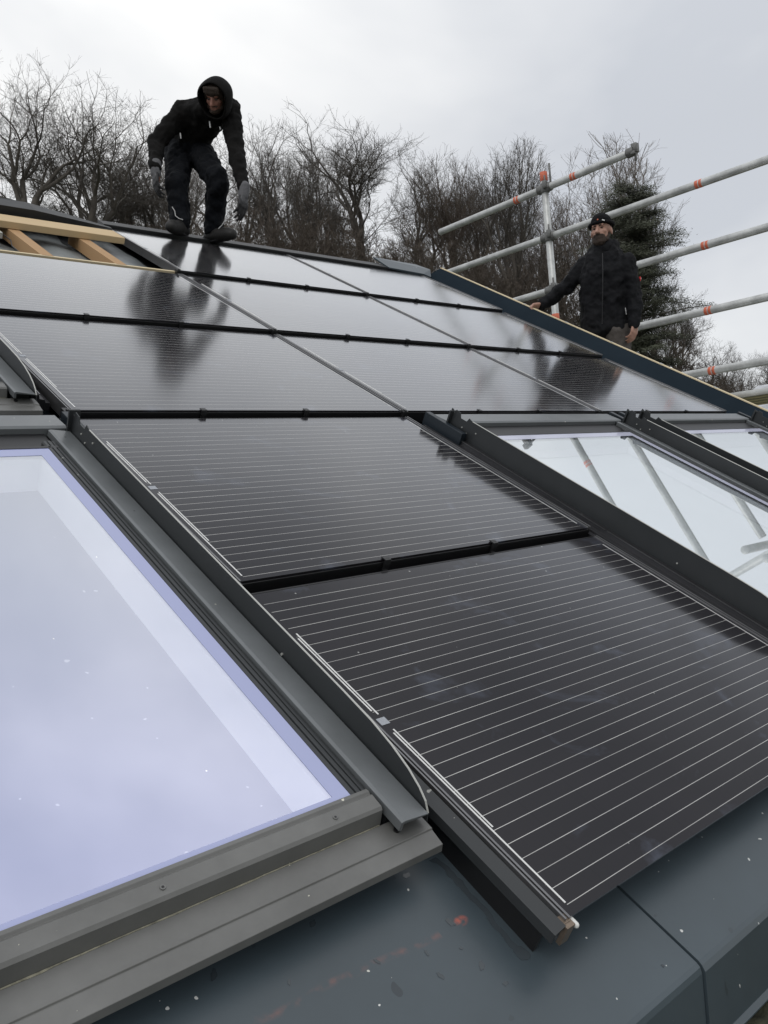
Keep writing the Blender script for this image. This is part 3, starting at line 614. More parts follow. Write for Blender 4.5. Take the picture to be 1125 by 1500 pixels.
g = MB(); g.box(-.105, -.02, .90, .98, .0, .012); solo(g, 'wood_wedge', M['woodp'], 'small pale wooden wedge at the end of the yellow beam', 'wedge', None, .002, mtx=MX @ Matrix.Rotation(.05, 4, 'Z'))
# chalk mark on the eave sheet
def blot(mb, c, rx, ry, ang, seed, k=22, h=.0008, z=None):
    z = SHEET + (.0004 if c[0] < -1.36 else .0034) if z is None else z; pts = []
    for q in range(k):
        a = 2 * math.pi * q / k; f = 1 + .55 * mnoise.noise(Vector((math.cos(a) * 1.3 + seed * 7.1, math.sin(a) * 1.3, seed))); x, y = rx * f * math.cos(a), ry * f * math.sin(a)
        pts.append((c[0] + x * math.cos(ang) - y * math.sin(ang), c[1] + x * math.sin(ang) + y * math.cos(ang)))
    mb.prism(pts, 2, z, z + h)
WD = [(-1.77, -2.082, .009, .005), (-2.003, -2.085, .009, .005), (-2.206, -2.087, .010, .005), (-1.851, -2.23, .006, .003), (-1.944, -2.2, .007, .003), (-1.775, -2.299, .005, .010), (-1.76, -2.347, .006, .004),
      (-1.764, -2.204, .006, .010), (-2.103, -2.157, .006, .003), (-1.438, -2.481, .004, .003), (-1.859, -2.276, .008, .004), (-1.785, -2.255, .004, .003), (-1.82, -2.31, .004, .003), (-1.93, -2.13, .004, .003), (-2.3, -2.12, .005, .003), (-1.25, -2.44, .004, .003), (-1.1, -2.50, .005, .002)]
for k, (x, y, rx, ry) in enumerate(WD[:12]):
    g = MB(); blot(g, (x, y), rx, ry, .5 * k, k + 3, h=.0003); o = g.build('water_drop', M['wet'], house); o.matrix_world = ROOF
g = MB(); sp_ = [(-1.669, -2.075), (-1.655, -2.108), (-1.661, -2.152), (-1.657, -2.195), (-1.659, -2.24), (-1.664, -2.300), (-1.657, -2.335)]
L_, R2 = [], []
for k in range(43):
    t = k / 42 * 5.999; a = int(t); f = t - a; x = sp_[a][0] * (1 - f) + sp_[a + 1][0] * f; y = sp_[a][1] * (1 - f) + sp_[a + 1][1] * f
    wd_ = .006 + .008 * abs(mnoise.noise(Vector((y * 45, 2, 0)))) + (.006 if k > 36 else 0) - (.008 if k == 42 else 0); of = .006 * mnoise.noise(Vector((y * 30, 5, 0)))
    L_.append((x - wd_ + of - .024, y)); R2.append((x + wd_ + of - .024, y))
g.prism(L_ + R2[::-1], 2, SHEET + .0004, SHEET + .0007); o = g.build('water_streak', M['wet'], house); o.matrix_world = ROOF
# ------------------------------------------------------------------ scaffold
sca = thing('scaffold', 'galvanised scaffold of poles with orange stickers beside the verge', 'scaffold', Matrix.Translation((5.03, 2.7, -5.6)))
XS = 5.03; inv = Vector((5.03, 2.7, -5.6))
def sp(mb, nm, m_, parent=None, smooth=True):
    if parent is None: return mb.build(nm, m_, sca, smooth=False, origin=None) if False else _sp(mb, nm, m_, sca)
    return _sp(mb, nm, m_, parent)
def _sp(mb, nm, m_, parent):
    mb.v = [(v[0] - inv.x, v[1] - inv.y, v[2] - inv.z) for v in mb.v]
    o = mb.build(nm, m_, parent, smooth=True); md = o.modifiers.new('bevel', 'BEVEL'); md.width = .001; md.limit_method = 'ANGLE'; md.segments = 1
    return o
def band(parent, a, d, r):
    a = Vector(a); d = Vector(d).normalized()
    g = MB(); g.tube([a - d * .034, a - d * .007], r + .0015, 18); g.tube([a + d * .003, a + d * .034], r + .0015, 18)
    _sp(g, 'orange_sticker', M['orange'], parent)
PR = .039
g = MB(); g.tube([(XS, 2.705, -5.6), (XS, 2.705, 3.02)], PR, 18); up1 = _sp(g, 'upright', M['galv'], sca)
g = MB(); g.tube([(XS, 2.705, 2.93), (XS, 2.705, 3.03)], PR + .002, 18); _sp(g, 'orange_sticker', M['orange'], up1)
g = MB(); g.tube([(XS, 2.705, 1.36), (XS, 2.705, 1.46)], PR + .002, 18); _sp(g, 'orange_sticker', M['orange'], up1)
g = MB(); g.tube([(XS, 2.62, 2.85), (XS, 2.62, 3.10)], .012, 8); _sp(g, 'spigot', M['coupler'], up1)
g = MB(); g.tube([(XS, -.86, -5.6), (XS, -.86, 1.75)], PR, 18); up2 = _sp(g, 'upright', M['galv'], sca)
XR = XS - .085
def wob(a, b_, n=2): return [a, b_]
rails = [(4.33, 1.60, 2.84, 2.86), (4.60, -3.6, 2.315, 2.31), (4.6, -3.6, 1.735, 1.71), (4.6, -.70, 1.118, 1.10), (4.6, -3.6, .538, .525)]
marks = [[(2.316, 2.865), (3.095, 2.87)], [(.93, 2.312)], [(.915, 1.712)], [(.939, 1.11)], [(.949, .528)]]
for k, (y0, y1, z0, z1) in enumerate(rails):
    g = MB(); g.tube([(XS, y0, z0), (XS, y1, z1)], PR * .98, 18)
    o = _sp(g, 'guard_rail', M['galv'], sca)
    for (y, z) in marks[k]:
        zz = z0 + (z1 - z0) * (y - y0) / (y1 - y0); band(o, (XS, y, zz), (0, 1, 0), PR * .98)
    # coupler on the upright
    zz = z0 + (z1 - z0) * (2.705 - y0) / (y1 - y0)
    g = MB(); g.tube([(XS, 2.62, zz), (XS, 2.79, zz)], PR + .012, 14); g.tube([(XS, 2.705, zz - .05), (XS, 2.705, zz + .05)], PR + .012, 14)
    g.box(XS - .075, XS - .03, 2.64, 2.68, zz - .02, zz + .06); g.tube([(XS - .05, 2.66, zz + .02), (XS - .05, 2.66, zz + .12)], .010, 8); _sp(g, 'coupler', M['coupler'], sca)
# end fitting of the top rail
g = MB(); g.tube([(XS, 1.66, 2.86), (XS, 1.58, 2.86)], PR + .010, 14); g.box(XS - .03, XS + .03, 1.54, 1.60, 2.84, 2.93); g.tube([(XS, 1.57, 2.90), (XS, 1.57, 2.76)], .014, 8); g.box(XS - .045, XS + .02, 1.555, 1.60, 2.82, 2.85)
_sp(g, 'end_clamp', M['coupler'], sca)
# cross poles at the corner
g = MB(); g.tube([(XS + .2, -.78, 1.10), (XS - .46, -.78, 1.10)], PR, 16); _sp(g, 'cross_pole', M['galv'], sca)
g = MB(); g.tube([(XS + .2, -.93, 1.02), (XS - .40, -.93, 1.0)], PR, 16); o = _sp(g, 'cross_pole', M['galv'], sca); band(o, (XS - .2, -.93, 1.01), (1, 0, 0), PR)
# deck with boards and transoms
DZ = .19
for k in range(4):
    g = MB(); x = 3.86 + k * .29; g.box(x, x + .275, -3.6, 4.6, DZ - .05, DZ); _sp(g, 'deck_board', M['galv'], sca)
for y in (-.86, 2.705, 4.4):
    g = MB(); g.tube([(3.84, y, DZ - .08), (5.10, y, DZ - .08)], .024, 12); _sp(g, 'transom', M['galv'], sca)
    g = MB(); g.tube([(3.90, y, -5.6), (3.90, y, DZ - .05)], .024, 12); _sp(g, 'upright', M['galv'], sca)

# ------------------------------------------------------------------ people
def remesh(o, vox, smooth=4, disp=None, dscale=.12):
    r = o.modifiers.new('remesh', 'REMESH'); r.mode = 'VOXEL'; r.voxel_size = vox; r.use_smooth_shade = True
    s = o.modifiers.new('smooth', 'SMOOTH'); s.iterations = smooth; s.factor = .5
    if disp:
        tx = bpy.data.textures.new('folds', 'CLOUDS'); tx.noise_scale = dscale; tx.noise_depth = 2
        d = o.modifiers.new('folds', 'DISPLACE'); d.texture = tx; d.strength = disp; d.mid_level = .5; d.texture_coords = 'LOCAL'
    return o
def frame(fwd, up):
    f = Vector(fwd).normalized(); u = Vector(up); u = (u - f * u.dot(f)).normalized(); s = f.cross(u).normalized(); return s, f, u   # side (his right), forward, up
def head(mb, c, fr, k=1.0):
    s, f, u = fr; c = Vector(c); P = lambda a, b_, d: c + (s * a + f * b_ + u * d) * k
    ax = (s, f, u); E = lambda p, r: mb.ell(P(*p), ax, [q * k for q in r])
    E((0, -.005, .03), (.076, .096, .090)); E((0, .035, -.035), (.060, .060, .075)); E((0, .062, -.085), (.034, .034, .030))
    E((0, .02, -.065), (.056, .055, .045))
    mb.capsule(P(0, .092, .012), P(0, .118, -.034), .009 * k, .0145 * k); E((.012, .107, -.037), (.009, .010, .008)); E((-.012, .107, -.037), (.009, .010, .008))
    mb.capsule(P(-.038, .080, .026), P(.038, .080, .026), .013 * k, .013 * k)
    for q in (-1, 1):
        E((q * .040, .064, -.022), (.022, .020, .020)); E((q * .079, -.005, -.012), (.009, .020, .032))
    mb.capsule(P(-.020, .089, -.062), P(.020, .089, -.062), .007 * k, .007 * k); mb.capsule(P(-.016, .088, -.073), P(.016, .088, -.073), .008 * k, .008 * k)
    return P
def hand(mb, wrist, d, nrm, curls, k=1.0, side=1, thumb_open=.6):
    """wrist point, direction of the palm, palm-side normal, curl angle of each finger joint"""
    d = Vector(d).normalized(); nrm = Vector(nrm); nrm = (nrm - d * nrm.dot(d)).normalized(); s = d.cross(nrm).normalized() * side
    w = Vector(wrist)
    for q, (off, ln) in enumerate(((-.030, .078), (-.010, .084), (.011, .082), (.030, .074))):
        kn = w + (d * ln + s * off) * k
        mb.capsule(w + s * off * .55 * k, kn, .015 * k, .0125 * k, 10)
        segs = ((.040, .026, .020), (.045, .029, .022), (.041, .027, .021), (.032, .021, .018))[q]
        ang = 0; p = kn
        for j, sg in enumerate(segs):
            ang += curls[q] * (.8, 1.0, .7)[j]
            dd = d * math.cos(ang) + nrm * math.sin(ang) + s * off * (1.2 if j == 0 else 0.2)
            dd.normalize(); p2 = p + dd * sg * k
            mb.capsule(p, p2, (.0095 - .0008 * j) * k, (.0088 - .0008 * j) * k, 10); p = p2
    # thumb from the side of the palm near its base
    p = w + (d * .022 - s * .026) * k; dirs = [(-.75 * thumb_open - .15, .75, .25), (-.35 * thumb_open, .85, .45), (-.1, .85, .5)]
    for (a, b_, c_), ln, r in zip(dirs, (.040, .032, .026), (.0135, .0115, .0100)):
        dd = (s * a + d * b_ + nrm * c_).normalized(); p2 = p + dd * ln * k; mb.capsule(p, p2, r * k, (r - .001) * k, 10); p = p2
    mb.ell(w + d * .045 * k + nrm * .004 * k, (s, d, nrm), (.038 * k, .045 * k, .014 * k), 14, 8)
    return mb
def px(x, y, dep):      # offset from the camera's axes, used only to write the poses below compactly
    return CAM + (RX * ((x - 562.5) / 1248.76) + RY * ((y - 750) / 1248.76) + RZ) * dep

def person_crouching():
    base = R_(.75, 3.53, .016)
    t = thing('person', 'person in black hooded jacket and grey gloves bending down on the roof ridge', 'person', Matrix.Translation(base))
    J = dict(skull=(.760, 2.62, 2.745), neck=(.81, 2.76, 2.70), chest=(.80, 2.90, 2.63), belly=(.80, 3.07, 2.575), pelvis=(.80, 3.20, 2.53),
             shA=(.600, 2.93, 2.735), elA=(.395, 2.93, 2.44), wrA=(.335, 2.81, 2.20), shB=(.925, 2.70, 2.66), elB=(.895, 2.60, 2.28), wrB=(.845, 2.49, 1.975),
             hipA=(.70, 3.20, 2.50), hipB=(.88, 3.13, 2.48), knA=(.565, 2.92, 2.13), anA=(.598, 3.04, 1.885), knB=(.845, 2.75, 2.145), anB=(.905, 2.955, 1.865))
    J = {}
    D = dict(skull=(317, 141, 6.62), neck=(314, 158, 6.80), chest=(301, 172, 6.93), belly=(285, 193, 7.08), pelvis=(277, 212, 7.15),
             shA=(268, 164, 6.88), elA=(229, 209, 6.80), wrA=(228, 246, 6.66), shB=(337, 160, 6.80), elB=(346, 222, 6.72), wrB=(357, 279, 6.60),
             hipA=(262, 222, 7.13), hipB=(292, 222, 7.13), knA=(259, 276, 6.82), anA=(264, 326, 6.80), knB=(319, 266, 6.80), anB=(313, 336, 6.98))
    for a, q in D.items(): J[a] = px(*q) - base
    f = (RX * -.24 + RY * .66 - RZ * .70); fr = frame(f, -RY + RX * .12 - RZ * .3)
    s, F, U = fr
    # the body: one continuous surface
    b = MB(); P = head(b, J['skull'], fr, .96)
    b.capsule(P(0, -.01, -.06), J['neck'], .054, .06)
    b.capsule(J['neck'], J['chest'], .08, .125); b.capsule(J['chest'], J['belly'], .13, .115); b.capsule(J['belly'], J['pelvis'], .115, .125)
    for q in 'AB':
        b.capsule(J['chest'].lerp(J['sh' + q], .3), J['sh' + q], .08, .055); b.capsule(J['sh' + q], J['el' + q], .05, .038); b.capsule(J['el' + q], J['wr' + q], .038, .026)
        b.capsule(J['hip' + q], J['kn' + q], .078, .055); b.capsule(J['kn' + q], J['an' + q], .055, .036)
        b.capsule(J['an' + q], J['an' + q] + Vector((0, 0, -.03)), .033, .03)
    hA = (RX * .03 + RY * 1 - RZ * .10); hB = (RX * -.06 + RY * 1 - RZ * .1)
    hand(b, J['wrA'], hA, RX * .75 + RZ * .5, (.35, .4, .45, .5), .66, 1); hand(b, J['wrB'], hB, -RX * .75 + RZ * .5, (.3, .35, .4, .5), .66, -1)
    remesh(b.build('body', M['skind'], t), .008, 3)
    # hooded jacket
    b = MB()
    mid = J['shA'].lerp(J['shB'], .5)
    b.capsule(J['neck'], J['chest'], .095, .145); b.capsule(J['chest'], J['belly'], .158, .15); b.capsule(J['belly'], J['pelvis'], .15, .155)
    b.capsule(J['neck'] + RX * -.03, J['shA'].lerp(J['belly'], .22), .09, .12); b.capsule(J['shA'], J['belly'], .095, .13)
    b.capsule(J['shB'], J['belly'], .075, .12); b.capsule(J['shA'], J['shB'], .083, .075)
    b.capsule(J['shA'] + RX * .04, J['skull'] + RY * .03 - RX * .08 + RZ * .12, .080, .09)
    for q in 'AB':
        b.capsule(J['sh' + q], J['el' + q], .086, .066); b.capsule(J['el' + q], J['wr' + q], .067, .047)
        wd = (J['wr' + q] - J['el' + q]).normalized(); b.capsule(J['wr' + q] - wd * .05, J['wr' + q] - wd * .005, .047, .046)
        md = J['el' + q]; b.capsule(md - wd * .02, md + wd * .06, .070, .062)
    jk = remesh(b.build('jacket', M['hoodie'], t), .010, 4, .045, .075)
    # hood: a shell open towards the face
    g = MB(); kk, nn = 30, 16; vs = []; fs = []
    for i in range(nn + 1):
        th = math.radians(61 + (176 - 61) * i / nn)
        for j in range(kk):
            ph = 2 * math.pi * j / kk
            wob_ = 1 + .03 * math.sin(3 * ph + 1) + .02 * math.sin(5 * ph)
            r_ = (.112 if math.sin(ph) > 0 else .130)
            v = F * (math.cos(th) * .155) + s * (math.sin(th) * math.cos(ph) * .126 * wob_) + U * (math.sin(th) * math.sin(ph) * r_ * 1.22 * wob_)
            vs.append(J['skull'] + v * 1.0 + U * .002 + F * .015)
    for i in range(nn):
        for j in range(kk): fs.append((i * kk + j, i * kk + (j + 1) % kk, (i + 1) * kk + (j + 1) % kk, (i + 1) * kk + j))
    g.add(vs, fs); hd = g.build('hood', M['hoodie'], t, smooth=True); sd_ = hd.modifiers.new('s', 'SOLIDIFY'); sd_.thickness = .014; sd_.offset = 0
    sb = hd.modifiers.new('sub', 'SUBSURF'); sb.levels = 1; sb.render_levels = 1
    g = MB(); g.capsule(J['neck'] + U * .03 - F * .03, J['neck'] - U * .05 + F * .02, .105, .10); g.capsule(J['neck'] - s * .07, J['neck'] + s * .07, .07, .07)
    remesh(g.build('collar', M['hoodie'], t), .010, 5, .02, .07)
    # trousers
    b = MB(); b.capsule(J['belly'].lerp(J['pelvis'], .6), J['pelvis'], .14, .15); b.capsule(J['hipA'], J['hipB'], .125, .125)
    for q in 'AB':
        b.capsule(J['hip' + q], J['kn' + q], .118, .088); b.capsule(J['kn' + q], J['an' + q] - RY * .02, .090, .078)
        kn = J['kn' + q]; b.capsule(kn - RY * .03 - RZ * .02, kn + RY * .05 - RZ * .01, .088, .084)
        b.capsule(kn.lerp(J['an' + q], .55), J['an' + q], .078, .084)
    tr = remesh(b.build('trousers', M['navy'], t), .010, 3, .045, .07)
    for pts in ([(252, 303), (256, 309), (257, 316), (262, 320), (268, 322)], [(330, 322), (325, 330), (320, 335)]):
        dd = 6.70 if pts[0][0] < 300 else 6.84
        g = MB(); g.tube([px(x, y, dd) - base for x, y in pts], .0035, 6); g.build('piping', M['piping'], tr)
    # boots
    for q, ff in (('A', (-RZ * .95 + RX * -.15)), ('B', (-RZ * .60 + RX * .75))):
        ff = Vector((ff.x, ff.y, 0)).normalized(); ff = (ff + Vector((0, 0, -.10))).normalized(); up = Vector((0, 0, 1)); sd2 = ff.cross(up).normalized()
        a = J['an' + q] + Vector((0, 0, -.03)); b = MB(); b.capsule(a + Vector((0, 0, .07)), a, .066, .064)
        b.capsule(a - ff * .055 + up * -.022, a + ff * .06 + up * -.022, .055, .060); b.capsule(a + ff * .06 + up * -.026, a + ff * .18 + up * -.036, .060, .052); b.capsule(a + ff * .15 + up * -.038, a + ff * .21 + up * -.042, .052, .045)
        bt = remesh(b.build('boot', M['boot'], t), .008, 3)
        g = MB(); g.capsule(a - ff * .05 - up * .062, a + ff * .16 - up * .078, .040, .038, 14, (up, .30)); g.build('sole', M['rubber'], bt, smooth=True)
    # gloves with ribbed cuffs
    for q, hd_, nr, sdn in (('A', hA, RX * .75 + RZ * .5, 1), ('B', hB, -RX * .75 + RZ * .5, -1)):
        cl = (.38, .42, .47, .52) if q == 'A' else (.33, .38, .43, .5)
        b = MB(); hand(b, J['wr' + q] + Vector(hd_).normalized() * .035, hd_, nr, cl, 1.18, sdn); gv = remesh(b.build('glove', M['rubber'], t), .0055, 2)
        b = MB(); dn = Vector(hd_).normalized(); b.capsule(J['wr' + q] - dn * .03, J['wr' + q] + dn * .045, .047, .040); b.ell(J['wr' + q] + dn * .075 - Vector(nr).normalized() * .008, (dn.cross(Vector(nr)).normalized(), dn, Vector(nr).normalized()), (.040, .038, .017))
        remesh(b.build('cuff', M['glove'], gv), .0055, 2)
    # face parts
    for q in (-1, 1):
        g = MB(); g.ell(P(q * .031, .083, .004), (s, F, U), (.013, .009, .007), 12, 8); g.build('eye', M['eye'], t, smooth=True)
    g = MB(); g.ell(P(0, .055, -.092), (s, F, U), (.046, .046, .030)); g.capsule(P(-.03, .088, -.050), P(.03, .088, -.050), .009, .009); g.capsule(P(-.052, .045, -.07), P(-.058, .01, -.03), .018, .012); g.capsule(P(.052, .045, -.07), P(.058, .01, -.03), .018, .012)
    remesh(g.build('beard', M['beard'], t), .007, 2, .006, .02)
    g = MB(); g.ell(P(0, .0, .045), (s, F, U), (.082, .095, .085))
    for q in range(-3, 4): g.capsule(P(q * .018, .085, .085), P(q * .021 - .006, .100, .036 + .012 * (abs(q) % 2)), .016, .006)
    for q in (-1, 1): g.capsule(P(q * .066, .055, .06), P(q * .070, .040, -.02), .018, .010)
    remesh(g.build('hair', M['hair'], t), .008, 2, .008, .02)
    # drawstrings and zip pull
    for a, b_ in (((307, 178), (308, 187)), ((264, 195), (265, 203)), ((322, 186), (323, 190))):
        g = MB(); dd = 6.70 if a[0] > 300 else 6.85; g.tube([px(*a, dd) - base, px(*b_, dd - .01) - base], .0055, 6); g.build('cord_end', M['piping'], jk)
    return t
person_crouching()

def person_standing():
    base = Vector((4.02, 1.42, DZ))
    t = thing('person', 'person in black jacket and beanie standing behind the verge with one hand on it', 'person', Matrix.Translation(base))
    D = dict(skull=(881, 339, 3.97), neck=(886, 366, 4.00), chest=(886, 402, 4.00), belly=(885, 445, 4.01), pelvis=(888, 480, 4.02),
             shA=(857, 388, 3.95), elA=(828, 421, 3.84), wrA=(794, 447, 3.72), shB=(917, 386, 4.06), elB=(929, 430, 4.08), wrB=(930, 474, 4.02),
             hipA=(876, 486, 3.98), hipB=(902, 486, 4.04))
    J = {}
    for a, (x, y, X) in D.items():
        r = RX * ((x - 562.5) / 1248.76) + RY * ((y - 750) / 1248.76) + RZ; J[a] = CAM + r * ((X - CAM.x) / r.x) - base
    J['knA'] = Vector((-.05, .10, .47)); J['anA'] = Vector((-.04, .12, .09)); J['knB'] = Vector((.02, -.10, .47)); J['anB'] = Vector((.02, -.10, .09))
    fw = (-RZ * .80 - RX * .52 + RY * .02); fr = frame(fw, Vector((0, 0, 1))); s, F, U = fr
    cf = frame(-RZ * .95 - RX * .15, Vector((0, 0, 1)))      # chest faces the camera
    b = MB(); P = head(b, J['skull'], fr, 1.14)
    b.capsule(P(0, -.01, -.06), J['neck'] + Vector((0, 0, -.02)), .058, .062)
    b.capsule(J['neck'], J['chest'], .09, .14); b.capsule(J['chest'], J['belly'], .14, .13); b.capsule(J['belly'], J['pelvis'], .13, .135)
    for q in 'AB':
        b.capsule(J['chest'].lerp(J['sh' + q], .3), J['sh' + q], .08, .06); b.capsule(J['sh' + q], J['el' + q], .052, .042); b.capsule(J['el' + q], J['wr' + q], .042, .028)
        b.capsule(J['hip' + q], J['kn' + q], .085, .058); b.capsule(J['kn' + q], J['an' + q], .055, .038); b.capsule(J['an' + q], J['an' + q] + cf[1] * .12 - U * .04, .04, .035)
    hA = (R_(0, -.3, 0) + Vector((-1, .1, -.30))).normalized()
    hand(b, J['wrA'], Vector((-.78, .50, -.10)), Vector((-.25, -.2, -1)), (.75, .8, .85, .9), 1.3, 1, .5)
    hand(b, J['wrB'], RY * 1 - RX * .12 - RZ * .05, -RX * .6 + RZ * .7, (.45, .5, .55, .6), 1.10, -1, .6)
    remesh(b.build('body', M['skin'], t), .0075, 2)
    # jacket
    b = MB(); sx = cf[0]; fx = cf[1]
    for (ja, jb, ra, rb) in (('neck', 'chest', .105, .165), ('chest', 'belly', .17, .165), ('belly', 'pelvis', .165, .175)):
        for q in (-1, 1): b.capsule(J[ja] + sx * q * (.03 if ja == 'neck' else .055), J[jb] + sx * q * .06, ra, rb)
    b.capsule(J['shA'] - U * .005, J['shB'] - U * .005, .080, .080)
    b.capsule(J['shA'] - U * .03, J['belly'] + sx * .0, .07, .12); b.capsule(J['shB'] - U * .03, J['belly'], .07, .12)
    for q in 'AB':
        b.capsule(J['sh' + q], J['el' + q], .088, .072); b.capsule(J['el' + q], J['wr' + q], .073, .052)
        wd = (J['wr' + q] - J['el' + q]).normalized(); b.capsule(J['el' + q] - wd * .03, J['el' + q] + wd * .08, .074, .066)
    b.capsule(J['neck'] + U * .02, J['neck'] - U * .05, .082, .10)
    b.capsule(J['pelvis'] - sx * .06, J['pelvis'] + sx * .06, .17, .17)
    jk = remesh(b.build('jacket', M['jacket'], t), .010, 4, .055, .085)
    b = MB(); b.capsule(J['neck'] - fx * .09 - sx * .09 + U * .015, J['neck'] - fx * .09 + sx * .09 + U * .01, .060, .060); b.capsule(J['neck'] - fx * .05 + sx * .02 + U * .02, J['neck'] - fx * .10 + sx * .13 - U * .03, .06, .06); b.capsule(J['neck'] + U * .03 - sx * .02, J['neck'] + U * .0 + fx * .03, .078, .086)
    remesh(b.build('collar', M['jacket'], t), .009, 4, .015, .05)
    def front(x, y, X):
        r = RX * ((x - 562.5) / 1248.76) + RY * ((y - 750) / 1248.76) + RZ; return CAM + r * ((X - CAM.x) / r.x) - base
    g = MB(); zp = [J['neck'].lerp(J['chest'], a) + fx * (.125 + .05 * a) + sx * .035 for a in (.3, .6, 1.)] + [J['chest'].lerp(J['pelvis'], a) + fx * .192 + sx * (.035 + .02 * a) for a in (.25, .5, .75, 1.0)]
    g.tube(zp, .004, 6); g.build('zip', M['clip'], jk)
    g = MB(); c = J['shB'].lerp(J['elB'], .55) + RX * .074 - RZ * .035; g.ell(c, (RX, RY, RZ), (.009, .022, .022)); g.build('sleeve_patch', M['red'], jk, smooth=True)
    g = MB(); g.ell(c + RX * .004 - RZ * .004, (RX, RY, RZ), (.008, .010, .016)); g.build('sleeve_mark', M['white'], jk, smooth=True)
    g = MB(); c = J['belly'].lerp(J['pelvis'], .35) - RZ * .17 + RX * .14; g.tube([c, c + RY * .06 + RX * .01], .004, 6); g.build('pocket_piping', M['piping'], jk)
    # trousers
    b = MB(); b.capsule(J['pelvis'] - sx * .05, J['pelvis'] + sx * .05, .145, .145)
    for q in 'AB': b.capsule(J['hip' + q], J['kn' + q], .135, .10); b.capsule(J['kn' + q], J['an' + q], .098, .088)
    remesh(b.build('trousers', M['greytr'], t), .011, 4, .035, .09)
    for q in 'AB':
        b = MB(); a = J['an' + q]; b.capsule(a + U * .05, a - U * .03, .055, .055); b.capsule(a - U * .045 - fx * .04, a - U * .045 + fx * .14, .045, .042); remesh(b.build('boot', M['boot'], t), .009, 3)
    # face, beard, beanie
    for q in (-1, 1):
        g = MB(); g.ell(P(q * .031, .083, .004), fr, (.0125, .009, .006), 12, 8); g.build('eye', M['eye'], t, smooth=True)
        g = MB(); g.capsule(P(q * .016, .095, .022), P(q * .048, .080, .024), .006, .0045, 8); g.build('eyebrow', M['beard'], t, smooth=True)
    g = MB(); g.ell(P(0, .056, -.100), fr, (.053, .052, .042)); g.ell(P(0, .083, -.072), fr, (.036, .024, .026)); g.capsule(P(-.034, .084, -.054), P(0, .098, -.047), .010, .011); g.capsule(P(.034, .084, -.054), P(0, .098, -.047), .010, .011)
    for q in (-1, 1): g.capsule(P(q * .040, .070, -.060), P(q * .034, .070, -.10), .013, .022); g.capsule(P(q * .050, .045, -.085), P(q * .064, .01, -.03), .020, .011)
    remesh(g.build('beard', M['beard'], t), .007, 2, .006, .02)
    g = MB(); g.ell(P(0, -.010, .064), fr, (.096, .114, .094)); g.capsule(P(0, -.015, .05), P(0, -.015, .06), .094, .094)
    bn = remesh(g.build('beanie_body', M['knit'], t), .007, 2, .008, .03); bn.name = 'beanie'
    # keep the face clear: the knitted brim is a band
    g = MB(); ring = [P(.091 * math.cos(a), -.010 + .108 * math.sin(a), .050 - .004 * math.sin(a)) for a in (2 * math.pi * i / 28 for i in range(29))]
    g.tube(ring, .016, 8, False); g.build('brim', M['knit'], bn, smooth=True)
    g = MB(); g.ell(P(-.012, .112, .062), fr, (.008, .006, .006), 10, 6); g.build('emblem', M['orange'], bn, smooth=True)
    g = MB(); a = P(-.052, .098, .052); g.box(-.012, .012, -.003, .003, -.004, .004); o = g.build('tag', M['white'], bn); o.location = a; o.rotation_euler = (0, .3, -.6)
    return t
person_standing()

# ------------------------------------------------------------------ trees
class TB:
    """fast tube builder for branches"""
    def __init__(s): s.v = []; s.f = []
    def tube(s, pts, r0, r1, k):
        n = len(pts); o = len(s.v)
        d = pts[-1] - pts[0]
        if d.length < 1e-6: return
        d.normalize(); x = d.orthogonal().normalized(); y = d.cross(x)
        cs = [(math.cos(2 * math.pi * j / k), math.sin(2 * math.pi * j / k)) for j in range(k)]
        for i, p in enumerate(pts):
            r = r0 + (r1 - r0) * i / (n - 1)
            for c, sn in cs: s.v.append(p + x * (c * r) + y * (sn * r))
        for i in range(n - 1):
            a = o + i * k
            for j in range(k): s.f.append((a + j, a + (j + 1) % k, a + k + (j + 1) % k, a + k + j))
    def build(s, name, m_, parent):
        me = bpy.data.meshes.new(name); me.from_pydata(s.v, [], s.f); me.materials.append(m_)
        me.polygons.foreach_set('use_smooth', [True] * len(me.polygons)); o = bpy.data.objects.new(name, me); col.objects.link(o); o.parent = parent; return o
def rdir(rn, d, ang):
    x = d.orthogonal().normalized(); y = d.cross(x); a = rn.uniform(0, 2 * math.pi); return (d * math.cos(ang) + (x * math.cos(a) + y * math.sin(a)) * math.sin(ang)).normalized()
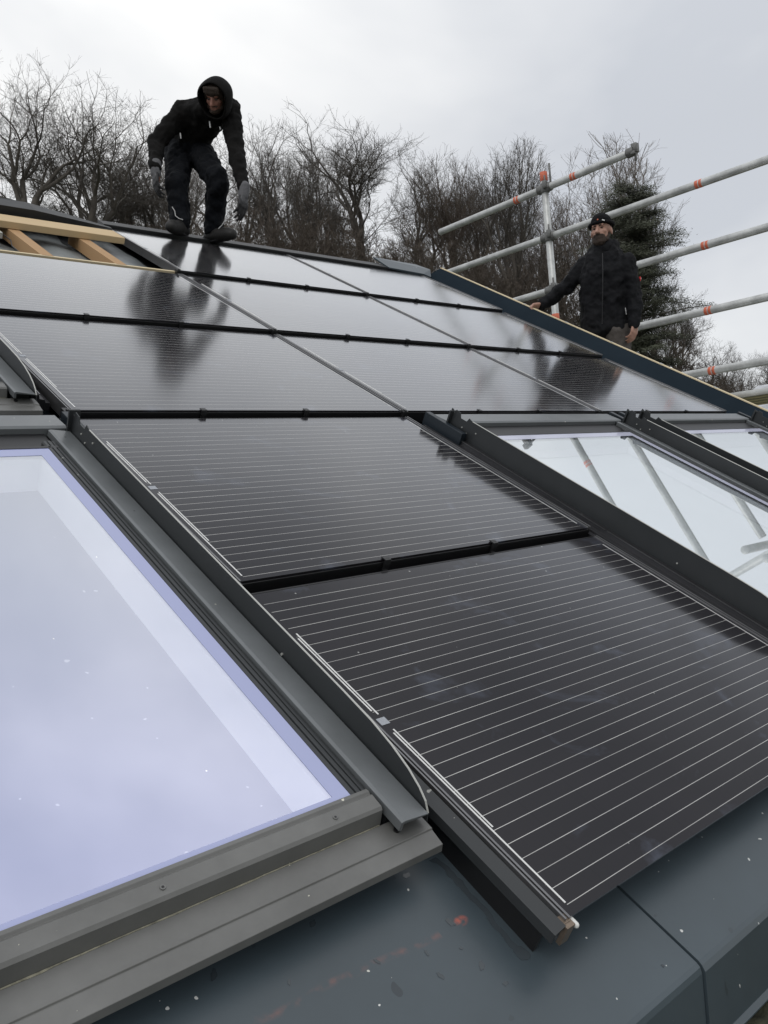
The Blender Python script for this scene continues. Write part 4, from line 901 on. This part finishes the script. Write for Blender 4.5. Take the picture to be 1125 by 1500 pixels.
def bare_tree(seed, hgt, style, m_):
    rn = random.Random(seed); tr, cr = TB(), TB()
    S = dict(spread=dict(fork=(20, 46), trop=.12, curl=.12, th=.26, dec=.78, lead=3, skip=.5, w=.38, tw=1.0, sp=1, lr=1.35), upright=dict(fork=(10, 24), trop=.30, curl=.09, th=.28, dec=.79, lead=4, skip=.55, w=.22, tw=1.2, sp=1, q=.58),
             mid=dict(fork=(16, 36), trop=.18, curl=.13, th=.28, dec=.78, lead=3, skip=.5, w=.30, tw=1.0, sp=1), brush=dict(fork=(14, 38), trop=.22, curl=.14, th=.08, dec=.76, lead=4, skip=.4, w=.42, tw=1.3, sp=1, q=.4))[style]
    MAX = 6
    def lump(q): return .45 * mnoise.noise(Vector((q.x * .35 + seed, q.y * .35, q.z * .35)))
    def grow(p, d, Ln, r, lev):
        n = 5 if lev < 3 else (4 if lev < 5 else 3); pts = [p]; q = p; dd = d; kids = []; lev_stop = [False]
        for i in range(n):
            dd = (dd + Vector((rn.gauss(0, 1), rn.gauss(0, 1), rn.gauss(0, 1))) * S['curl'] * (1.2 if lev > 2 else .8) + Vector((0, 0, 1)) * S['trop'] * (.35 if lev > 4 else .6)).normalized()
            q = q + dd * (Ln / n); pts.append(q)
            ex = ((q.x / (hgt * S['w'])) ** 2 + (q.y / (hgt * S['w'])) ** 2 + ((q.z - .64 * hgt) / (.37 * hgt)) ** 2) if style != 'brush' else (q.z / hgt) ** 2 + (q.x ** 2 + q.y ** 2) / (hgt * .8) ** 2
            if ex > 1 + lump(q) and lev > 1: lev_stop[0] = True; break
            if i >= 1 and lev < MAX: kids.append((q, dd, i / n))
        r1 = r * (.62 if lev < MAX else .5)
        (tr if lev <= 1 else cr).tube(pts, r, r1, 8 if lev <= 1 else (6 if lev == 2 else (4 if lev < 5 else 3)))
        if lev >= MAX - 2 or lev_stop[0]:
            for i in range(len(pts) - 1):
                for _ in range(S['sp']):
                    if rn.random() < S.get('q', .50): continue
                    a = rdir(rn, dd, math.radians(rn.uniform(22, 70))); a = (a + Vector((0, 0, .25))).normalized(); ln = rn.uniform(.25, .75) * S['tw'] * hgt / 20; p0 = pts[i].lerp(pts[i + 1], rn.random())
                    p1 = p0 + a * ln * .5; p2 = p1 + (a + Vector((rn.gauss(0, .3), rn.gauss(0, .3), rn.gauss(0.1, .3)))).normalized() * ln * .5
                    cr.tube([p0, p1, p2], .006, .004, 3)
        if lev >= MAX or lev_stop[0]: return
        ends = 2 if lev > 0 else S['lead']
        for _ in range(ends):
            a = math.radians(rn.uniform(*S['fork'])); grow(q, rdir(rn, dd, a), Ln * S['dec'] * rn.uniform(.8, 1.15), max(.009, r1 * rn.uniform(.68, .92)), lev + 1)
        for (kp, kd, t_) in kids:
            pr = (0, .7, .8, .9, .95, .95, .9, 1)[lev]
            if rn.random() < pr:
                a = math.radians(rn.uniform(30, 65)); grow(kp, rdir(rn, kd, a), Ln * S['dec'] * rn.uniform(.5, .9), max(.008, r1 * rn.uniform(.3, .55)), lev + (2 if rn.random() < S['skip'] else 1))
    if style == 'brush':
        for i in range(8):
            p = Vector((rn.uniform(-1.5, 1.5), rn.uniform(-1.5, 1.5), 0)); d = Vector((rn.gauss(0, .12), rn.gauss(0, .12), 1)).normalized(); MAX = 5
            grow(p, d, hgt * .30 * rn.uniform(.7, 1.1), .04, 1)
    else:
        tp = [Vector((0, 0, 0))]; d = Vector((0, 0, 1)); n = 6
        for i in range(n): d = (d + Vector((rn.gauss(0, .05), rn.gauss(0, .05), .1))).normalized(); tp.append(tp[-1] + d * hgt * S['th'] / n)
        tr.tube(tp, .36, .26, 10)
        for i in range(S['lead']):
            a = math.radians(rn.uniform(8, 34)); grow(tp[-1], rdir(rn, d, a), hgt * .20 * rn.uniform(.85, 1.15), .21 * S.get('lr', 1) * rn.uniform(.7, 1), 1)
        for i in range(3):
            grow(tp[3 + i], rdir(rn, d, math.radians(rn.uniform(45, 70))), hgt * .15 * rn.uniform(.7, 1.1), .09, 2)
    mz = sorted(v.z for v in cr.v)[int(len(cr.v) * .996)]; k = hgt / mz; print('TREE', seed, len(cr.f), round(mz, 1), round(max(v.x for v in cr.v) - min(v.x for v in cr.v), 1))
    for T_ in (tr, cr):
        for v in T_.v: v *= k
    root = thing('bare_tree', '', 'tree')
    tr.build('trunk', m_, root); cr.build('crown', m_, root)
    return root
def leafcards(mb, c, r, n, sz, rn, flat=1.):
    for _ in range(n):
        p = Vector((rn.gauss(0, .5), rn.gauss(0, .5), rn.gauss(0, .5) * flat)) * r + c
        a = Vector((rn.gauss(0, 1), rn.gauss(0, 1), rn.gauss(0, 1))).normalized(); b_ = a.orthogonal().normalized() * sz * rn.uniform(.5, 1.2); a = a * sz * rn.uniform(.6, 1.6)
        mb.add([p - a, p + b_ * .5, p + a, p - b_ * .5], [(0, 1, 2, 3)])
def conifer(seed, hgt):
    rn = random.Random(seed); root = thing('conifer_tree', 'dark green conifer with ragged crown behind the standing man', 'tree')
    tr = TB(); pts = [Vector((rn.gauss(0, .06), rn.gauss(0, .06), hgt * i / 8)) for i in range(9)]; tr.tube(pts, .24, .05, 8)
    lf = MB(); z = hgt * .22
    while z < hgt * .985:
        f = (z / hgt - .22) / .78; rad = 3.5 * (1 - f) ** .33 * rn.uniform(.6, 1.1) * (1 - .35 * (1 - f) ** 3) + .30
        for q in range(3):
            a = rn.uniform(0, 2 * math.pi); L_ = rad * rn.uniform(.55, 1.1); d = Vector((math.cos(a), math.sin(a), rn.uniform(-.05, .35)))
            p0 = Vector((0, 0, z)); bp = [p0 + d * (L_ * t) + Vector((0, 0, -.12 * L_ * t * t)) for t in (0, .35, .7, 1.0)]
            tr.tube(bp, .045, .012, 4); sd_ = Vector((-d.y, d.x, 0))
            t = .22
            while t <= 1.02:
                for sg in (-1, 0, 1):
                    if rn.random() < .12: continue
                    w_ = .34 * L_ * (1 - .5 * t) * rn.uniform(.4, 1.0)
                    c = p0 + d * (L_ * t) + Vector((0, 0, -.12 * L_ * t * t + .05 + rn.gauss(0, .04))) + sd_ * (sg * w_)
                    leafcards(lf, c, rn.uniform(.30, .44), 44, .052, rn, .42)
                t += .13
        z += rn.uniform(.16, .26)
    tr.build('trunk', M['bark'], root); lf.build('crown', M['needle'], root)
    return root
kinds = {}
def K(name, *a): kinds[name] = [bare_tree(*a), False]
K('sp1', 11, 16, 'spread', M['bark']); K('sp2', 23, 16, 'spread', M['bark']); K('sp3', 37, 17, 'spread', M['bark']); K('md1', 31, 16, 'mid', M['bark']); K('up1', 41, 15, 'upright', M['barkb'])
K('up2', 47, 15, 'upright', M['bark']); K('br', 53, 5, 'brush', M['barkb']); K('pale', 61, 16, 'upright', M['barkp'])
base_h = dict(sp1=16, sp2=16, sp3=17, md1=16, up1=15, up2=15, br=5, pale=16)
TG = 'bare winter trees beyond the roof'; rn = random.Random(9)
def plant(kind, x, y, top, rot, label, wide=1., group=TG, name=None):
    r, used = kinds[kind]
    o = r if not used else copy_tree(r); kinds[kind][1] = True
    z0 = ground_z(x, y) - .1; k = (top - z0) / base_h[kind]; o.matrix_world = Matrix.Translation((x, y, z0)) @ Matrix.Rotation(rot, 4, 'Z') @ Matrix.Diagonal((k * wide * 1.15, k * wide * 1.15, k, 1))
    o['label'] = label; o['group'] = group
    if name: o.name = name; o['category'] = 'bush'
    return o
TREES = [('sp2', 14.47, 43.79, 24.45, 'tall bare tree cut by the left edge of the photo'),
  ('sp1', 17.74, 43.54, 23.84, 'broad bare tree with a forked dark trunk above the yellow timber beam'),
  ('md1', 27.15, 53.98, 26.91, 'finely twigged bare tree just left of the crouching worker'),
  ('up1', 31.2, 55.78, 29.38, 'bare tree whose top shows behind the sleeve of the crouching worker'),
  ('sp1', 30.98, 47.84, 25.26, 'bare tree seen just right of the hood of the crouching worker'),
  ('md1', 28.5, 39.27, 22.69, 'bare tree just right of the crouching worker, fine upswept twigs'),
  ('up1', 38.89, 48.81, 25.0, 'lower bare tree filling the gap left of the tallest middle tree'),
  ('sp3', 30.93, 34.41, 22.29, 'tallest bare tree in the middle with a wide twisting crown'),
  ('md1', 38.86, 38.06, 22.58, 'bare tree just right of the tallest middle tree'),
  ('up1', 36.28, 32.25, 19.66, 'upright bare tree above the ridge flashing'),
  ('up2', 35.74, 27.34, 18.44, 'upright bare tree just left of the scaffold upright'),
  ('sp1', 48.52, 40.15, 21.46, 'lower bare tree behind the lower end of the top scaffold rail'),
  ('pale', 48.19, 29.72, 21.74, 'pale thin birch like tree behind the top rail and the beanie'),
  ('md1', 49.61, 25.53, 11.45, 'low bare tree just right of the conifer foot'),
  ('sp1', 60.5, 29.16, 9.13, 'small distant bare tree above the lowest scaffold rail'),
  ('sp2', 68.27, 30.28, 9.18, 'small distant bare tree near the right edge of the photo'),
  ('md1', 75.94, 31.48, 9.58, 'most distant small bare tree at the right edge of the photo'),
  ('up1', 50.91, 35.29, 19.81, 'bare tree behind the crossing of scaffold upright and second rail'),
  ('sp2', 30.03, 64.84, 28.42, 'bare tree in the far row behind the forked tree'),
  ('pale', 46.4, 33.96, 19.89, 'pale bare tree just right of the scaffold upright')]
TREES += [('up2', 34.18, 44.97, 24.73, 'upright bare tree between the ivy clad tree and the tallest middle tree'),
  ('up1', 40.4, 33.96, 20.35, 'upright bare tree above the lower end of the second rail'),
  ('sp3', 24.11, 54.01, 27.15, 'bare tree leaning right behind the forked tree'),
  ('sp2', 52.09, 28.69, 12.2, 'low bare tree behind the conifer trunk'),
  ('up2', 52.77, 30.93, 19.25, 'thin bare tree directly behind the conifer top')]
for i, (k_, x, y, z, lb) in enumerate(TREES): plant(k_, x, y, z, i * 1.37, lb, .9 + .25 * ((i * 7) % 5) / 5)
BU = [(25.31, 39.29, 16.72), (24.4, 36.04, 14.96), (28.42, 39.2, 16.88), (26.95, 35.1, 14.66), (30.55, 37.28, 16.2), (27.74, 31.69, 13.53), (31.6, 33.63, 14.76), (30.61, 30.46, 13.19), (33.9, 31.55, 13.52), (32.04, 27.82, 12.06), (36.22, 29.46, 12.44), (34.02, 26.02, 10.93), (38.57, 27.34, 11.83), (41.25, 27.63, 11.36), (26.18, 46.61, 18.9), (44.85, 24.32, 7.58), (53.43, 27.36, 6.34), (46.81, 22.51, 4.75), (57.49, 26.41, 5.91), (50.62, 21.78, 4.38), (61.51, 25.49, 5.66)]
BL_ = ['brown thicket right beside the left trouser leg of the crouching worker', 'brown thicket below the hanging right glove of the crouching worker', 'brown thicket at the foot of the tree right of the crouching worker',
 'brown thicket above the first joint of the topmost panels', 'brown thicket left of the tallest middle tree trunk', 'brown thicket around the ivy clad trunk of the tallest middle tree', 'brown thicket over the left end of the ridge flashing',
 'brown thicket right above the metal ridge flashing', 'brown thicket over the top end of the verge', 'brown thicket under the lower end of the top scaffold rail', 'brown thicket under the lower end of the second scaffold rail',
 'brown thicket just left of the scaffold upright above the verge', 'brown thicket just right of the scaffold upright', 'brown thicket behind the raised arm of the standing man', 'brown thicket between the legs of the crouching worker',
 'brown thicket at the foot of the conifer', 'low thicket touching the left end of the lowest scaffold rail', 'low thicket just left of the orange sticker on the lowest rail', 'low thicket just right of the orange sticker on the lowest rail',
 'low thicket second from the right edge of the photo', 'low thicket at the right edge above the far shed']
for i, (x, y, z) in enumerate(BU):
    plant('br', x, y, z, i * 1.7, BL_[i], 1.2, 'low thickets at the right edge' if i >= 15 else 'brown thickets above the ridge', 'thicket')
cx_, cy_, ct_ = [35.26, 19.62, 13.67]
cz_ = ground_z(cx_, cy_) - .1; c = conifer(5, ct_ - cz_); c.matrix_world = Matrix.Translation((cx_, cy_, cz_))
# ivy climbing two trunks
for ti, lb in ((5, 'dark ivy climbing the trunk right of the crouching worker'), (7, 'dark ivy climbing the trunk of the tallest middle tree')):
    x, y, z1 = TREES[ti][1:4]; z0 = ground_z(x, y); g = MB(); rr = random.Random(ti); z = 1.
    while z < (z1 - z0) * .42:
        leafcards(g, Vector((rr.gauss(0, .12), rr.gauss(0, .12), z)), .36 * (1.2 - z / (z1 - z0)), 60, .06, rr, .8); z += .25
    o = g.build('ivy', M['ivy'], None); o.location = (x, y, z0); tag(o, lb, 'ivy', 'ivy on tree trunks')
# far shed roof at the right edge
sh = thing('shed', 'distant shed with pale mottled roof and orange edge at the right border', 'shed', Matrix.Translation((18.3, 5.3, -5.9)))
g = MB(); g.prism([(-2.2, 0), (-2.2, 6.15), (2.2, 6.15), (2.2, 0)], 1, -1.0, 1.0); g.build('wall', M['yellow'], sh)
g = MB(); g.prism([(-2.5, 6.30), (0.3, 7.35), (3., 6.30), (3., 6.38), (.3, 7.45), (-2.5, 6.38)], 1, -1.3, 1.3); g.build('roof', M['snow'], sh)
g = MB(); g.box(-2.5, 3., -1.34, -1.30, 6.14, 6.26); g.build('roof_edge', M['tile'], sh)
bpy.context.view_layer.update()
